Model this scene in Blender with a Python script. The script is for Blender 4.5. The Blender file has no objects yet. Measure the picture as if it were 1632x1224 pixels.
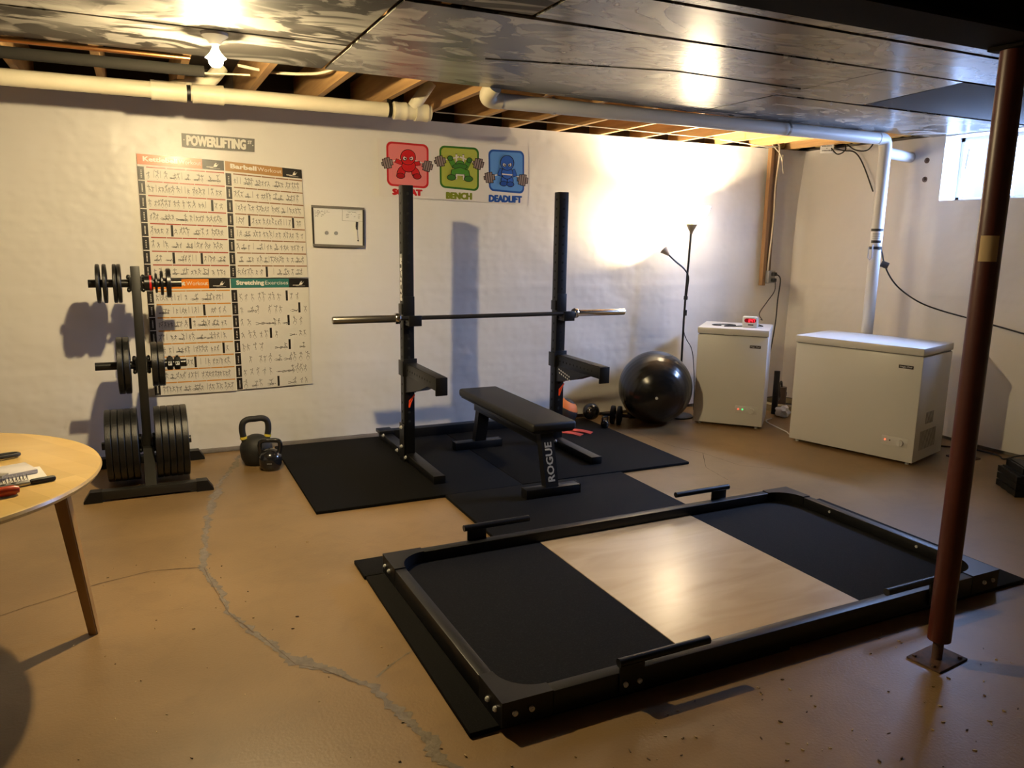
import bpy, bmesh, math, random
from mathutils import Vector, Matrix, noise
random.seed(7)
PI = math.pi
SC = bpy.context.scene
COL = SC.collection

# ------------------------------------------------------------------ camera, daylight, exposure
def cam_axes(yaw, pitch, roll):
    f = Vector((math.sin(yaw)*math.cos(pitch), math.cos(yaw)*math.cos(pitch), math.sin(pitch)))
    rt = Vector((math.cos(yaw), -math.sin(yaw), 0)); up = rt.cross(f)
    r = math.cos(roll)*rt + math.sin(roll)*up
    return r, -math.sin(roll)*rt + math.cos(roll)*up, f
cd = bpy.data.cameras.new('camera'); cam = bpy.data.objects.new('camera', cd); COL.objects.link(cam)
_r, _u, _f = cam_axes(0.4435, -0.1869, 0.0162)
cam.matrix_world = Matrix(((_r.x, _u.x, -_f.x, 0), (_r.y, _u.y, -_f.y, 0), (_r.z, _u.z, -_f.z, 1.5575), (0, 0, 0, 1)))
cd.sensor_width = 36; cd.lens = 1240.87/1632*36; cd.clip_start = .02
SC.camera = cam
SC.view_settings.view_transform = 'Standard'; SC.view_settings.look = 'None'
SC.view_settings.gamma = 1; SC.view_settings.use_curve_mapping = False
SC.view_settings.exposure = 0.0
SC.cycles.use_denoising = True
SC.cycles.max_bounces = 8; SC.cycles.diffuse_bounces = 5; SC.cycles.sample_clamp_indirect = 6
BULB_W, BOWL_W, ARM_W, SKY = 140.0, 200.0, 88.0, 285.0
BULB_C, LAMP_C, SKY_C = (1, .775, .42), (1, .785, .49), (.385, .575, 1.08)
wd = bpy.data.worlds.new('daylight'); SC.world = wd; wd.use_nodes = True
bgn = wd.node_tree.nodes['Background']; bgn.inputs[1].default_value = SKY
_tc = wd.node_tree.nodes.new('ShaderNodeTexCoord'); _sx = wd.node_tree.nodes.new('ShaderNodeSeparateXYZ'); _rp = wd.node_tree.nodes.new('ShaderNodeValToRGB')
_rp.color_ramp.elements[0].position = .04; _rp.color_ramp.elements[1].position = .50      # open sky high up, dim window well and yard low down
_rp.color_ramp.elements[0].color = tuple(c*.15 for c in SKY_C)+(1,); _rp.color_ramp.elements[1].color = SKY_C+(1,)
_ry = wd.node_tree.nodes.new('ShaderNodeMapRange'); _mv = wd.node_tree.nodes.new('ShaderNodeVectorMath'); _mv.operation = 'SCALE'     # sky half hidden on one side of the yard
for _i, _v in enumerate((.14, .48, 1.0, .05)): _ry.inputs[_i+1].default_value = _v
wd.node_tree.links.new(_tc.outputs['Generated'], _sx.inputs[0]); wd.node_tree.links.new(_sx.outputs['Z'], _rp.inputs[0])
wd.node_tree.links.new(_sx.outputs['Y'], _ry.inputs[0]); wd.node_tree.links.new(_ry.outputs[0], _mv.inputs['Scale'])
wd.node_tree.links.new(_rp.outputs[0], _mv.inputs[0]); wd.node_tree.links.new(_mv.outputs[0], bgn.inputs[0])
WY, WX = 5.785, 5.793
WIN = (3.46, 4.315, 1.895, 2.385)          # window opening on the right wall: y0 y1 z0 z1
pl = bpy.data.lights.new('window_portal', 'AREA'); pl.shape = 'RECTANGLE'
pl.size = WIN[3]-WIN[2]; pl.size_y = WIN[1]-WIN[0]; pl.cycles.is_portal = True
po = bpy.data.objects.new('window_portal', pl); COL.objects.link(po)
po.location = (WX+.17, (WIN[0]+WIN[1])/2, (WIN[2]+WIN[3])/2); po.rotation_euler = (0, PI/2, 0)

# ------------------------------------------------------------------ helpers
def hexc(h, a=1):
    h = h.lstrip('#'); c = [int(h[i:i+2], 16)/255 for i in (0, 2, 4)]
    return tuple([(x/12.92 if x <= .04045 else ((x+.055)/1.055)**2.4) for x in c]+[a])
def mat(name, c, rough=.5, metal=0, emit=None, es=0, spec=.5, c2=None, scale=(8, 8, 8), lo=.35, hi=.65,
        bump=0, bscale=60, coat=0, detail=4, dist=.0, rough2=None, bdist=.01):
    m = bpy.data.materials.new(name); m.use_nodes = True
    nt = m.node_tree; b = nt.nodes['Principled BSDF']
    c = hexc(c) if isinstance(c, str) else c
    b.inputs['Base Color'].default_value = c
    b.inputs['Roughness'].default_value = rough; b.inputs['Metallic'].default_value = metal
    b.inputs['Specular IOR Level'].default_value = spec; b.inputs['Coat Weight'].default_value = coat
    b.inputs['Coat Roughness'].default_value = .15
    if emit:
        b.inputs['Emission Color'].default_value = hexc(emit) if isinstance(emit, str) else emit
        b.inputs['Emission Strength'].default_value = es
    N, L = nt.nodes.new, nt.links.new
    tc = N('ShaderNodeTexCoord') if (c2 or bump) else None
    if c2:
        c2 = hexc(c2) if isinstance(c2, str) else c2
        mp = N('ShaderNodeMapping'); mp.inputs['Scale'].default_value = scale
        nz = N('ShaderNodeTexNoise'); nz.inputs['Scale'].default_value = 1; nz.inputs['Detail'].default_value = detail
        nz.inputs['Distortion'].default_value = dist
        rp = N('ShaderNodeValToRGB'); rp.color_ramp.elements[0].position = lo; rp.color_ramp.elements[1].position = hi
        rp.color_ramp.elements[0].color = c; rp.color_ramp.elements[1].color = c2
        L(tc.outputs['Object'], mp.inputs['Vector']); L(mp.outputs[0], nz.inputs['Vector'])
        L(nz.outputs['Fac'], rp.inputs['Fac']); L(rp.outputs[0], b.inputs['Base Color'])
        if rough2 is not None:
            mr = N('ShaderNodeMapRange'); mr.inputs['From Min'].default_value = lo; mr.inputs['From Max'].default_value = hi
            mr.inputs['To Min'].default_value = rough; mr.inputs['To Max'].default_value = rough2
            L(nz.outputs['Fac'], mr.inputs['Value']); L(mr.outputs[0], b.inputs['Roughness'])
    if bump:
        n2 = N('ShaderNodeTexNoise'); n2.inputs['Scale'].default_value = bscale; n2.inputs['Detail'].default_value = 3
        bp = N('ShaderNodeBump'); bp.inputs['Strength'].default_value = bump; bp.inputs['Distance'].default_value = bdist
        L(tc.outputs['Object'], n2.inputs['Vector']); L(n2.outputs['Fac'], bp.inputs['Height'])
        L(bp.outputs[0], b.inputs['Normal'])
    return m

class MB:
    def __init__(s): s.bm = bmesh.new(); s.mi = 0
    def _set(s, faces, mi):
        for f in faces: f.material_index = s.mi if mi is None else mi
    def box(s, c, d, rot=None, bev=0, mi=None, seg=2):
        M = Matrix.Translation(Vector(c))
        if rot is not None: M = M @ (Matrix.Rotation(rot, 4, 'Z') if isinstance(rot, (int, float)) else rot.to_4x4())
        M = M @ Matrix.Diagonal((d[0], d[1], d[2], 1))
        n0 = set(s.bm.faces)
        r = bmesh.ops.create_cube(s.bm, size=1, matrix=M)
        if bev:
            es = list({e for v in r['verts'] for e in v.link_edges})
            bmesh.ops.bevel(s.bm, geom=es, offset=bev, segments=seg, affect='EDGES', profile=.5, clamp_overlap=True)
        s._set([f for f in s.bm.faces if f not in n0], mi); return s
    def b2(s, a, b, **k):
        return s.box([(a[i]+b[i])/2 for i in range(3)], [abs(b[i]-a[i]) for i in range(3)], **k)
    def cyl(s, p0, p1, r0, r1=None, n=20, mi=None, caps=True):
        p0, p1 = Vector(p0), Vector(p1); r1 = r0 if r1 is None else r1
        z = (p1-p0).normalized(); x = z.orthogonal().normalized(); y = z.cross(x)
        A = [s.bm.verts.new(p0+r0*(math.cos(2*PI*i/n)*x+math.sin(2*PI*i/n)*y)) for i in range(n)]
        B = [s.bm.verts.new(p1+r1*(math.cos(2*PI*i/n)*x+math.sin(2*PI*i/n)*y)) for i in range(n)]
        fs = [s.bm.faces.new((A[i], A[(i+1) % n], B[(i+1) % n], B[i])) for i in range(n)]
        if caps: fs += [s.bm.faces.new(A[::-1]), s.bm.faces.new(B)]
        s._set(fs, mi); return s
    def tube(s, pts, r, n=8, mi=None, sub=0, closed=False):
        P = [Vector(p) for p in pts]
        if sub:
            Q = []; m = len(P)
            rng = range(m if closed else m-1)
            for i in rng:
                a, b, c, d = (P[(i-1) % m], P[i], P[(i+1) % m], P[(i+2) % m]) if closed else (P[max(i-1, 0)], P[i], P[i+1], P[min(i+2, m-1)])
                for k in range(sub):
                    t = k/sub
                    Q.append(.5*((2*b)+(c-a)*t+(2*a-5*b+4*c-d)*t*t+(3*b-a-3*c+d)*t**3))
            if not closed: Q.append(P[-1])
            P = Q
        m = len(P); rr = r if callable(r) else (lambda t: r)
        nx = None; rings = []
        for i in range(m):
            t = (P[(i+1) % m]-P[i-1]) if closed else (P[min(i+1, m-1)]-P[max(i-1, 0)])
            t.normalize()
            if nx is None: nx = t.orthogonal().normalized()
            nx = (nx-t*nx.dot(t)); nx = nx.normalized() if nx.length > 1e-6 else t.orthogonal().normalized()
            by = t.cross(nx); q = rr(i/(m-1))
            rings.append([s.bm.verts.new(P[i]+q*(math.cos(2*PI*k/n)*nx+math.sin(2*PI*k/n)*by)) for k in range(n)])
        fs = []
        for i in range(m if closed else m-1):
            A, B = rings[i], rings[(i+1) % m]
            fs += [s.bm.faces.new((A[k], A[(k+1) % n], B[(k+1) % n], B[k])) for k in range(n)]
        if not closed: fs += [s.bm.faces.new(rings[0][::-1]), s.bm.faces.new(rings[-1])]
        s._set(fs, mi); return s
    def lathe(s, prof, n=32, M=None, mi=None, close=False):
        M = M or Matrix(); rings = []
        for (r, z) in prof:
            rings.append([s.bm.verts.new(M @ Vector((0, 0, z)))] if r < 1e-6 else
                         [s.bm.verts.new(M @ Vector((r*math.cos(2*PI*i/n), r*math.sin(2*PI*i/n), z))) for i in range(n)])
        fs = []; m = len(rings)
        for j in range(m if close else m-1):
            A, B = rings[j], rings[(j+1) % m]
            for i in range(n):
                k = (i+1) % n
                if len(A) == 1 and len(B) == 1: continue
                if len(A) == 1: fs.append(s.bm.faces.new((A[0], B[k], B[i])))
                elif len(B) == 1: fs.append(s.bm.faces.new((A[i], A[k], B[0])))
                else: fs.append(s.bm.faces.new((A[i], A[k], B[k], B[i])))
        s._set(fs, mi); return s
    def prism(s, poly, z0, z1, M=None, mi=None):
        M = M or Matrix(); n = len(poly)
        A = [s.bm.verts.new(M @ Vector((p[0], p[1], z0))) for p in poly]
        B = [s.bm.verts.new(M @ Vector((p[0], p[1], z1))) for p in poly]
        fs = [s.bm.faces.new(A[::-1]), s.bm.faces.new(B)] + [s.bm.faces.new((A[i], A[(i+1) % n], B[(i+1) % n], B[i])) for i in range(n)]
        s._set(fs, mi); return s
    def ell(s, c, r, mi=None, u=24, v=16, M=None):
        n0 = set(s.bm.faces)
        r = (r, r, r) if isinstance(r, (int, float)) else r
        bmesh.ops.create_uvsphere(s.bm, u_segments=u, v_segments=v, radius=1,
            matrix=Matrix.Translation(Vector(c)) @ (M or Matrix()) @ Matrix.Diagonal((*r, 1)))
        s._set([f for f in s.bm.faces if f not in n0], mi); return s
    def poly(s, pts, mi=None):
        s._set([s.bm.faces.new([s.bm.verts.new(Vector(p)) for p in pts])], mi); return s
    def text(s, body, fn, mi=None, bold=0, stretch=True):
        V, F = text_geo(body)
        n = len(body); sh = [(0, 0)] if not bold else [(dx*bold/n, dy*bold) for dx, dy in ((0, 0), (1, 0), (-1, 0), (0, .5), (0, -.5), (.7, .4), (-.7, .4), (.7, -.4), (-.7, -.4))]
        for j, (dx, dy) in enumerate(sh):
            o0, ox, oy = Vector(fn(0, 0)), Vector(fn(1, 0)), Vector(fn(0, 1)); nr = (ox-o0).cross(oy-o0).normalized()*.00008*j
            vs = [s.bm.verts.new(Vector(fn(x+dx, y+dy))+nr) for x, y in V]
            out = []
            for f in F:
                try: out.append(s.bm.faces.new([vs[i] for i in f]))
                except ValueError: pass
            s._set(out, mi)
        return s
    def build(s, name, mats, parent=None, local=False, smooth=35):
        bmesh.ops.recalc_face_normals(s.bm, faces=s.bm.faces[:])
        if parent is not None and not local: s.bm.transform(MW[parent.name].inverted())
        me = bpy.data.meshes.new(name); s.bm.to_mesh(me); s.bm.free()
        for m in (mats if isinstance(mats, (list, tuple)) else [mats]): me.materials.append(m)
        if smooth:
            for p in me.polygons: p.use_smooth = True
            me.set_sharp_from_angle(angle=math.radians(smooth))
        o = bpy.data.objects.new(name, me); COL.objects.link(o)
        if parent is not None: o.parent = parent
        MW[o.name] = MW[parent.name] if parent is not None else Matrix()
        return o
MW = {}; _tc = {}
def text_geo(body, bold=0):
    k = (body, bold)
    if k in _tc: return _tc[k]
    cu = bpy.data.curves.new('tmp', 'FONT'); cu.body = body; cu.resolution_u = 2; cu.offset = bold; cu.fill_mode = 'FRONT' if hasattr(cu, 'fill_mode') else None
    ob = bpy.data.objects.new('tmp', cu); COL.objects.link(ob)
    dg = bpy.context.evaluated_depsgraph_get(); me = bpy.data.meshes.new_from_object(ob.evaluated_get(dg))
    V = [(v.co.x, v.co.y) for v in me.vertices]; F = [tuple(p.vertices) for p in me.polygons]
    x0 = min(v[0] for v in V); x1 = max(v[0] for v in V); y0 = min(v[1] for v in V); y1 = max(v[1] for v in V)
    V = [((x-x0)/(x1-x0), (y-y0)/(y1-y0)) for x, y in V]
    bpy.data.objects.remove(ob); bpy.data.curves.remove(cu); bpy.data.meshes.remove(me)
    _tc[k] = (V, F); return V, F
def plane_fn(o, xd, yd):
    o, xd, yd = Vector(o), Vector(xd), Vector(yd)
    return lambda x, y: o+xd*x+yd*y
def tag(o, label=None, cat=None, group=None, kind=None):
    if label: o['label'] = label
    if cat: o['category'] = cat
    if group: o['group'] = group
    if kind: o['kind'] = kind
    return o
def thing(name, label, cat, loc=(0, 0, 0), rz=0, group=None):
    o = bpy.data.objects.new(name, None); COL.objects.link(o); o.empty_display_size = .1
    o.location = loc; o.rotation_euler = (0, 0, rz)
    MW[o.name] = Matrix.Translation(Vector(loc)) @ Matrix.Rotation(rz, 4, 'Z')
    return tag(o, label, cat, group)
def dup(root, loc, rz, label, group=None):
    def cp(o, par):
        c = o.copy(); COL.objects.link(c)
        if par: c.parent = par
        for ch in [x for x in bpy.data.objects if x.parent is o]: cp(ch, c)
        return c
    c = cp(root, None); c.location = loc; c.rotation_euler = (0, 0, rz); c['label'] = label
    if group: c['group'] = group
    return c
def bilin(q):
    q = [Vector(p) for p in q]           # TL TR BR BL ; u to the right, v up
    def f(u, v, lift=0):
        p = (q[3]*(1-u)+q[2]*u)*(1-v)+(q[0]*(1-u)+q[1]*u)*v
        return p+Vector((0, -lift, 0))
    return f

# ------------------------------------------------------------------ materials
M_black = mat('black_powder_coat', (.0045, .0045, .005, 1), .40, spec=.45, bump=.12, bscale=900, bdist=.001)
M_blacks = mat('black_satin', (.006, .006, .006, 1), .32)
M_iron = mat('black_cast_iron', (.007, .0068, .006, 1), .36, spec=.5, bump=.5, bscale=160, bdist=.003)
M_rubber = mat('black_rubber', (.0030, .0028, .0026, 1), .85, spec=.14, c2=(.0095, .0090, .0088, 1), scale=(160, 160, 160), lo=.5, hi=.72, bump=.3, bscale=300, bdist=.002)
M_vinyl = mat('black_bench_vinyl', (.009, .0085, .008, 1), .55, spec=.4, bump=.15, bscale=500, bdist=.001)
M_plast = mat('black_plastic', (.005, .005, .005, 1), .45, spec=.35)
M_chrome = mat('chrome', (.75, .75, .76, 1), .14, 1)
M_steel = mat('bare_steel', (.5, .49, .47, 1), .28, 1)
M_zinc = mat('zinc_bolt', (.75, .75, .74, 1), .3, .35)
M_white = mat('white_enamel', (.74, .73, .71, 1), .35, coat=.2)
M_whitep = mat('white_print', (.8, .8, .8, 1), .5)
M_pvc = mat('white_pvc', (.70, .69, .66, 1), .38)
M_pvco = mat('yellowed_and_lit_pvc', (.72, .66, .50, 1), .4, c2=(.62, .55, .40, 1), scale=(3, 9, 9))
M_orange = mat('orange_plastic', '#E8481A', .5)
M_red = mat('red_paint', '#C01818', .4)
M_yellow = mat('yellow_band', '#D9C440', .5)
M_post = mat('oxide_red_paint', (.080, .015, .008, 1), .38, c2=(.055, .011, .007, 1), scale=(5, 5, 2))
M_rust = mat('rusty_steel', (.12, .06, .04, 1), .6, c2=(.05, .03, .025, 1), scale=(30, 30, 30))
M_wood = mat('joist_pine', (.50, .30, .12, 1), .7, c2=(.36, .20, .075, 1), scale=(30, 1.5, 30))
M_stud = mat('stud_pine', (.33, .19, .085, 1), .7, c2=(.24, .13, .055, 1), scale=(40, 40, 2))
M_dark = mat('dark_board', (.05, .035, .022, 1), .9, c2=(.03, .02, .014, 1), scale=(2, 8, 4))
M_conc = mat('grey_concrete', (.23, .20, .17, 1), .85, c2=(.17, .15, .125, 1), scale=(6, 6, 6), bump=.4, bscale=50)
M_beam = mat('dark_steel_beam', (.008, .006, .005, 1), .9, spec=.1)
M_birch = mat('birch_table', (.66, .45, .15, 1), .28, c2=(.58, .375, .11, 1), scale=(1.2, 9, 3), coat=.3)
_nt = M_birch.node_tree; _b = _nt.nodes['Principled BSDF']; _src = _b.inputs['Base Color'].links[0].from_socket
_w = _nt.nodes.new('ShaderNodeTexBrick'); _mpn = _nt.nodes.new('ShaderNodeMapping'); _tcn = _nt.nodes.new('ShaderNodeTexCoord'); _mm = _nt.nodes.new('ShaderNodeMixRGB')
_w.inputs['Color1'].default_value = (1, 1, 1, 1); _w.inputs['Color2'].default_value = (.80, .78, .72, 1); _w.inputs['Mortar'].default_value = (.8, .78, .7, 1)
_w.inputs['Scale'].default_value = 1; _w.inputs['Mortar Size'].default_value = .0008; _w.inputs['Brick Width'].default_value = .9; _w.inputs['Row Height'].default_value = .085
_mpn.inputs['Rotation'].default_value = (0, 0, 1.0); _mm.blend_type = 'MULTIPLY'; _mm.inputs[0].default_value = 1
_nt.links.new(_tcn.outputs['Object'], _mpn.inputs[0]); _nt.links.new(_mpn.outputs[0], _w.inputs[0]); _nt.links.new(_src, _mm.inputs[1]); _nt.links.new(_w.outputs[0], _mm.inputs[2]); _nt.links.new(_mm.outputs[0], _b.inputs['Base Color'])
M_leg = mat('table_leg_wood', (.42, .24, .075, 1), .4, c2=(.33, .18, .05, 1), scale=(20, 20, 2))
M_ply = mat('platform_plywood', (.50, .375, .225, 1), .32, c2=(.40, .28, .15, 1), scale=(1.6, 7, 4), lo=.38, hi=.70, coat=.75, dist=1.2, bump=.12, bscale=16, bdist=.004)
M_ply.node_tree.nodes['Principled BSDF'].inputs['Coat Roughness'].default_value = .22
M_copper = mat('copper_pipe', (.62, .30, .12, 1), .3, 1)
M_foam = mat('grey_foam_sleeve', (.022, .020, .017, 1), .95, spec=.2)
M_wire = mat('cream_cable', (.62, .55, .40, 1), .5)
M_cord = mat('black_cord', (.012, .011, .01, 1), .5)
M_tan = mat('masking_tape', (.50, .37, .20, 1), .7)
M_frame = mat('silver_frame', (.32, .31, .29, 1), .4, .6)
M_board = mat('whiteboard', (.78, .77, .74, 1), .25)
M_ink = mat('black_ink', (.02, .02, .02, 1), .6)
M_grey = mat('grey_plastic', (.30, .30, .30, 1), .5)
M_ins = mat('fibreglass', (.55, .38, .12, 1), 1, c2=(.40, .26, .08, 1), scale=(20, 20, 20), bump=1, bscale=50)
M_pink = mat('coral_strap', '#D8503C', .7)
M_fig = mat('figure_print', (.15, .14, .125, 1), .6)

def plywood_ceiling(name='weathered_ply', rough=.24, spec=.65):
    m = mat(name, (.2, .18, .15, 1), rough, spec=spec, bump=.15, bscale=9, bdist=.005)
    nt = m.node_tree; N, L = nt.nodes.new, nt.links.new; b = nt.nodes['Principled BSDF']
    tc = N('ShaderNodeTexCoord')
    def ns(sc, lo, hi, c0, c1, dist=0, det=6):
        mp = N('ShaderNodeMapping'); mp.inputs['Scale'].default_value = sc
        n = N('ShaderNodeTexNoise'); n.inputs['Scale'].default_value = 1; n.inputs['Detail'].default_value = det; n.inputs['Distortion'].default_value = dist
        r = N('ShaderNodeValToRGB'); r.color_ramp.elements[0].position = lo; r.color_ramp.elements[1].position = hi
        r.color_ramp.elements[0].color = c0; r.color_ramp.elements[1].color = c1
        L(tc.outputs['Object'], mp.inputs[0]); L(mp.outputs[0], n.inputs[0]); L(n.outputs['Fac'], r.inputs[0]); return r
    g = ns((1.3, 6, 1), .3, .72, (.185, .175, .16, 1), (.36, .345, .32, 1), .8)
    d = ns((2.6, 4.2, 1), .48, .525, (0, 0, 0, 1), (1, 1, 1, 1), 2.0, 8)
    big = ns((.9, 1.4, 1), .42, .50, (0, 0, 0, 1), (1, 1, 1, 1), .6, 3)
    m1 = N('ShaderNodeMath'); m1.operation = 'MULTIPLY'; L(d.outputs[0], m1.inputs[0]); L(big.outputs[0], m1.inputs[1])
    pt = ns((1.0, 1.9, 1), .53, .58, (0, 0, 0, 1), (.9, .9, .9, 1), 2.2, 7)
    ml = N('ShaderNodeMath'); ml.operation = 'MAXIMUM'; L(m1.outputs[0], ml.inputs[0]); L(pt.outputs[0], ml.inputs[1])
    mx = N('ShaderNodeMixRGB'); mx.inputs[2].default_value = (.022, .019, .016, 1)
    L(ml.outputs[0], mx.inputs[0]); L(g.outputs[0], mx.inputs[1]); L(mx.outputs[0], b.inputs['Base Color'])
    return m
M_ceil = plywood_ceiling(); M_ceil2 = plywood_ceiling('dull_weathered_ply', .62, .3)

def foil_mat(name, dim):
    m = mat(name, (.78, .75, .71, 1), .36, spec=.5, c2=(.74, .71, .67, 1), scale=(1.3, 1.3, 1.3))
    nt = m.node_tree; N, L = nt.nodes.new, nt.links.new; b = nt.nodes['Principled BSDF']
    tc = N('ShaderNodeTexCoord')
    n1 = N('ShaderNodeTexNoise'); n1.inputs['Scale'].default_value = 4.5; n1.inputs['Detail'].default_value = 2; n1.inputs['Distortion'].default_value = .2
    mp = N('ShaderNodeMapping'); mp.inputs['Scale'].default_value = (1, 1, 1.5)
    v = N('ShaderNodeTexVoronoi'); v.feature = 'SMOOTH_F1'; v.inputs['Scale'].default_value = 11; v.inputs['Randomness'].default_value = .5
    mul = N('ShaderNodeMath'); mul.operation = 'MULTIPLY_ADD'; mul.inputs[1].default_value = dim*.7
    L(tc.outputs['Object'], n1.inputs[0]); L(tc.outputs['Object'], mp.inputs[0]); L(mp.outputs[0], v.inputs[0])
    L(v.outputs['Distance'], mul.inputs[0]); L(n1.outputs['Fac'], mul.inputs[2])
    bp = N('ShaderNodeBump'); bp.inputs['Strength'].default_value = .75; bp.inputs['Distance'].default_value = .014
    L(mul.outputs[0], bp.inputs['Height']); L(bp.outputs[0], b.inputs['Normal'])
    return m
M_foil = foil_mat('white_vapour_barrier', .55)
M_foil2 = foil_mat('white_vapour_barrier_side', .25)

def floor_mat():
    m = mat('tan_concrete', (.29, .18, .076, 1), .38, c2=(.20, .124, .050, 1), scale=(1.1, 1.6, 1), lo=.3, hi=.72, detail=9, dist=.5,
            bump=.25, bscale=90, bdist=.003, spec=.5)
    nt = m.node_tree; N, L = nt.nodes.new, nt.links.new; b = nt.nodes['Principled BSDF']
    src = b.inputs['Base Color'].links[0].from_socket
    tc = N('ShaderNodeTexCoord')
    for sc, lo, hi, amt in ((6.0, .50, .72, .22), (.55, .45, .62, .30), (140.0, .66, .70, .35)):      # stains, broad wear, dark specks
        n = N('ShaderNodeTexNoise'); n.inputs['Scale'].default_value = sc; n.inputs['Detail'].default_value = 8; n.inputs['Distortion'].default_value = .8
        r = N('ShaderNodeMapRange'); r.inputs[1].default_value = lo; r.inputs[2].default_value = hi; r.inputs[3].default_value = 0; r.inputs[4].default_value = amt
        x = N('ShaderNodeMixRGB'); x.inputs[2].default_value = (.10, .058, .024, 1)
        L(tc.outputs['Object'], n.inputs[0]); L(n.outputs['Fac'], r.inputs[0]); L(r.outputs[0], x.inputs[0]); L(src, x.inputs[1]); src = x.outputs[0]
    L(src, b.inputs['Base Color'])
    return m
M_floor = floor_mat()

# ------------------------------------------------------------------ the setting
X0, Y0 = -3.2, -1.6
ZC = 2.39
fl = MB(); fl.b2((X0-.2, Y0-.2, -.12), (WX+.25, WY+.25, 0)); floor = tag(fl.build('floor', M_floor), kind='structure')
crack = [(.563, 5.654), (.45, 5.3), (.369, 5.036), (.296, 4.682), (.25, 4.4), (.219, 4.181), (.183, 3.926), (.178, 3.727), (.211, 3.46), (.24, 3.223),
         (.303, 3.023), (.371, 2.836), (.421, 2.717), (.478, 2.66), (.583, 2.519), (.651, 2.437), (.682, 2.245), (.707, 2.125), (.73, 2.015), (.767, 1.923), (.80, 1.7)]
def strip(mb, pts, w, seed, jag=.5, z=.0012, step=.012):
    rnd = random.Random(seed); P = [Vector((*p, 0)) for p in pts]; A = []; B = []
    L = []
    for a, b in zip(P, P[1:]):
        n = max(1, int((b-a).length/step)); L += [a.lerp(b, i/n) for i in range(n)]
    L.append(P[-1]); wob = 0
    for i, p in enumerate(L):
        t = (L[min(i+1, len(L)-1)]-L[max(i-1, 0)]).normalized(); nrm = Vector((-t.y, t.x, 0))
        wob = .8*wob+rnd.uniform(-1, 1)*.25*w
        env = .35+.65*abs(noise.noise(Vector((p.x*5, p.y*5, seed))))*2
        a = w*env*(1+rnd.uniform(-jag, jag)); b = w*env*(1+rnd.uniform(-jag, jag))
        A.append(p+nrm*(a+wob)+Vector((0, 0, z))); B.append(p-nrm*(b-wob)+Vector((0, 0, z)))
    va = [mb.bm.verts.new(v) for v in A]; vb = [mb.bm.verts.new(v) for v in B]
    for i in range(len(L)-1): mb.bm.faces.new((va[i], va[i+1], vb[i+1], vb[i]))
M_crack = mat('crack_filler', (.215, .175, .125, 1), .85, c2=(.155, .122, .085, 1), scale=(25, 25, 25), bump=.8, bscale=60, bdist=.004)
M_crackd = mat('crack_line', (.10, .065, .035, 1), .9)
k = MB(); strip(k, crack, .030, 3); strip(k, [(.667, 2.495), (.759, 2.569), (.851, 2.626)], .008, 9, z=.001); k.build('crack_filler', M_crack, floor, smooth=0)
k = MB(); strip(k, [(-.9, 3.4), (-.613, 3.552), (-.53, 3.599), (-.454, 3.635), (-.256, 3.729), (-.05, 3.786), (.178, 3.734)], .0035, 4)
strip(k, [(3.587, 5.291), (3.577, 4.92), (3.601, 4.669), (3.69, 4.444), (3.728, 4.08), (3.912, 3.907)], .003, 5)
strip(k, [(3.69, 4.444), (3.47, 4.136), (3.419, 3.849)], .003, 6); strip(k, [(.178, 3.727), (.2, 3.5), (.24, 3.2), (.31, 3.0)], .0025, 8, z=.0016)
strip(k, [(.33, 2.98), (.42, 2.70), (.50, 2.63), (.60, 2.48)], .0025, 12, z=.0016)
k.build('crack_line', M_crackd, floor, smooth=0)

def grid_wall(name, us, vs, fn, m, parent, hole=None):
    mb = MB(); V = [[mb.bm.verts.new(fn(u, v)) for u in us] for v in vs]
    for j in range(len(vs)-1):
        for i in range(len(us)-1):
            if hole and hole[0]-1e-5 <= us[i] and us[i+1] <= hole[1]+1e-5 and hole[2]-1e-5 <= vs[j] and vs[j+1] <= hole[3]+1e-5: continue
            mb.bm.faces.new((V[j][i], V[j][i+1], V[j+1][i+1], V[j+1][i]))
    bmesh.ops.remove_doubles(mb.bm, verts=mb.bm.verts[:], dist=1e-6)
    return mb.build(name, m, parent, smooth=180)
def lin(a, b, n): return [a+(b-a)*i/n for i in range(n+1)]
def nz(x, y, s=0): return noise.noise(Vector((x, y, s)))
def back_h(x, z):
    h = .012*nz(x*.9, z*.5, 1)+.004*nz(x*2.6+z*1.5, z*2.4-x, 2)
    h += .006*nz((x*.6+z*1.4)*3.2, (x-z)*.7, 5)*(1 if z < 1.15 else .45)       # slanting folds
    d = z-1.162+.01*nz(x*1.5, 0, 3); h += .004*math.exp(-(d/.012)**2)+(.003 if d < 0 else 0)    # horizontal seam of the sheet
    d2 = z-.62-.02*nz(x, 2, 3); h += .003*math.exp(-(d2/.02)**2)
    e = max(0, (x-5.25)/.54); h += .045*e**2*(.6+1.1*nz(x*7, z*.8, 9))
    h += .010*max(0, (.12-z)/.12)*nz(x*6, 0, 4)
    return h
def side_h(y, z):
    h = .020*nz(y*1.0, z*.5, 11)+.022*nz(y*2.6, z*.6, 12)+.007*nz((y*.8+z)*3, (y-z)*1.2, 13)+.006*max(0, nz(y*7, z*2.5, 17))*math.exp(-((y-4.05)/.35)**2-((z-1.55)/.28)**2)*3
    h += .018*math.exp(-((y-4.28-.02*z)/.07)**2)*max(0, 1-abs(z-1.2)/1.0)       # vertical folds below the window corner
    h += .012*math.exp(-((y-4.62)/.06)**2)
    d = z-1.16; h += .004*math.exp(-(d/.015)**2)
    e = max(0, (y-5.4)/.38); h += .075*e**2*(.5+1.2*nz(y*6, z*.9, 15))
    return h
wb = tag(MB().b2((X0-.2, WY+.025, 0), (WX+.25, WY+.22, 2.40)).build('wall_back', M_conc), kind='structure')
xs = lin(X0, WX, 360); zs = [.035]+lin(.06, 2.40, 110)
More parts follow.
